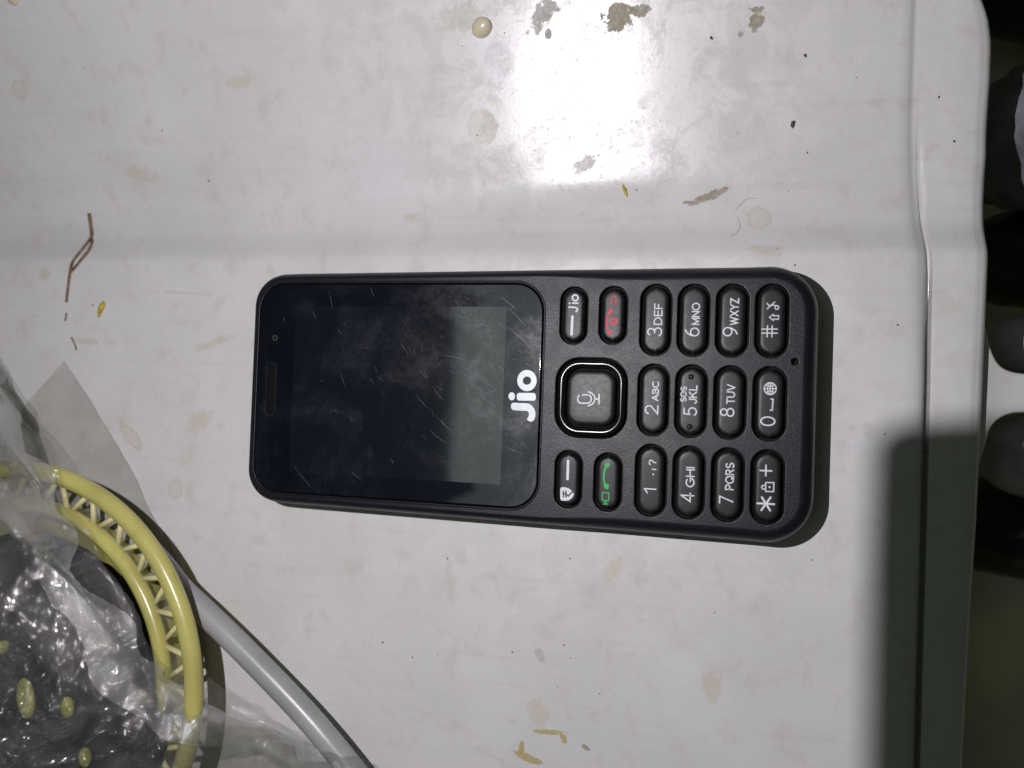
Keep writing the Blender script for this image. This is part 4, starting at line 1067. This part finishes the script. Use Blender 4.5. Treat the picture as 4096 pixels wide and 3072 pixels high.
for (x, y, l, a, lab) in ((-146.2, 16.0, 2.0, 80, 'short brown twig bit just below the forked twig'), (-143.3, 9.3, 3.6, -62, 'slanting brown twig bit above the grey sheet')):
    ca, sa = math.cos(math.radians(a)), math.sin(math.radians(a))
    v, f = tube([tuple(p) for p in smooth_path(on_seat([(x - ca * l / 2, y - sa * l / 2), (x + 0.15, y), (x + ca * l / 2, y + sa * l / 2)], 0.25), 4)], 0.2, 6)
    tag(mesh_obj('twig_bit', v, f, M['twig']), lab, 'twig bit')
for pts, lab in (([(18.4, 42.2), (16.4, 42.1), (15.0, 40.6), (14.3, 40.0)], 'fine dark hair above the keypad end of the phone'), ([(14.6, 38.4), (15.2, 36.8), (14.9, 35.2), (13.4, 33.9)], 'fine pale hair curling just above the phone')):
    v, f = tube([tuple(p) for p in smooth_path(on_seat(pts, 0.1), 6)], 0.035, 5)
    tag(mesh_obj('hair', v, f, M['hair']), lab, 'hair')

random.seed(11)
V, F = [], []
def speck(x, y, r, el=1.0, a0=0.0):
    z = seat_z(x, y); b = len(V); n = 7; ca, sa = math.cos(a0), math.sin(a0)
    for k in range(n):
        a = 2 * math.pi * k / n; q = r * random.uniform(0.7, 1.2); lx, ly = q * math.cos(a), q * el * math.sin(a)
        V.append((x + lx * ca - ly * sa, y + lx * sa + ly * ca, z - 0.03 + (seat_h(y + lx * sa + ly * ca) - seat_h(y))))
    V.append((x, y, z + r * 0.6))
    for k in range(n): F.append((b + k, b + (k + 1) % n, b + n))
for k, (x, y) in enumerate(SPECKS):
    if k == 1: speck(x, y, 0.55, 1.9, -0.3)
    elif k in (2, 3): speck(x, y, 0.34, 1.5, 0.8)
    else: speck(x, y, random.uniform(0.13, 0.26), random.uniform(0.8, 1.6), random.uniform(0, 3))
for k in range(70):
    speck(random.uniform(-150, 46), random.uniform(-85, 82), random.uniform(0.05, 0.12), random.uniform(0.8, 1.8), random.uniform(0, 3))
tag(mesh_obj('dirt_specks', V, F, M['speck'], None, False), 'dark dirt specks scattered over the white seat', None, None, 'stuff')

# ------------------------------------------------------------------ seen past the rim, low down
def blob(name, c, rad, seed, amp, mat, label, cat, fold=0.09):
    rr = []; n = 40
    for i in range(1, 24):
        th = math.pi * i / 24; ring = []
        for k in range(n):
            a = 2 * math.pi * k / n
            d = Vector((math.sin(th) * math.cos(a), math.sin(th) * math.sin(a), math.cos(th)))
            g = 1 + amp * ridged(d.x * rad[0] + c[0], d.y * rad[1] * 0.35 + d.z * rad[2] * 0.6, fold, seed, 3)
            ring.append((c[0] + d.x * rad[0] * g, c[1] + d.y * rad[1] * g, c[2] + d.z * rad[2] * g))
        rr.append(ring)
    v, f = loft(rr, True, True)
    return tag(mesh_obj(name, v, f, mat), label, cat)
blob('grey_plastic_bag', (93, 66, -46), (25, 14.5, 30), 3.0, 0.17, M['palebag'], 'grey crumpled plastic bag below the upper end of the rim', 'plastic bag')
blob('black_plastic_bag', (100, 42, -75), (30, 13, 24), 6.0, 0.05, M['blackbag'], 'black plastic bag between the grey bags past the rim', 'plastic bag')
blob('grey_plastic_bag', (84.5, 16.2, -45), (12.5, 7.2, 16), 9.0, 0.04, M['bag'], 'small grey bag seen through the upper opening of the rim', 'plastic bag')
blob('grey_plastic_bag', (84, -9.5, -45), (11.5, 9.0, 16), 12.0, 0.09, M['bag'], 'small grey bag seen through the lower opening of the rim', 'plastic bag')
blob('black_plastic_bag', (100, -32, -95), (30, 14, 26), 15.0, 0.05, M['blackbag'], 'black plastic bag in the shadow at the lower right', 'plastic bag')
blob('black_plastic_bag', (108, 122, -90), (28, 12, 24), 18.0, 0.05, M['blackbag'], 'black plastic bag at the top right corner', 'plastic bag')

# added unseen plate by the flash, cut to throw the seat's lower right shadow
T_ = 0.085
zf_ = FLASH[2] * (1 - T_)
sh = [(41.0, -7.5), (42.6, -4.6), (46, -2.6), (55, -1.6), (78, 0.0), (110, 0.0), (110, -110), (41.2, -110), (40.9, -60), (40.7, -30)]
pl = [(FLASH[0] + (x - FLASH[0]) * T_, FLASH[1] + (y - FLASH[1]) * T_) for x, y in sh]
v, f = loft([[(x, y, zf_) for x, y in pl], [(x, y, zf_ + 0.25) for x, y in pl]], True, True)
tag(mesh_obj('flash_blocker', v, f, M['blocker'], None, False), 'added dark plate beside the flash, out of view, blocking its light', 'blocker')
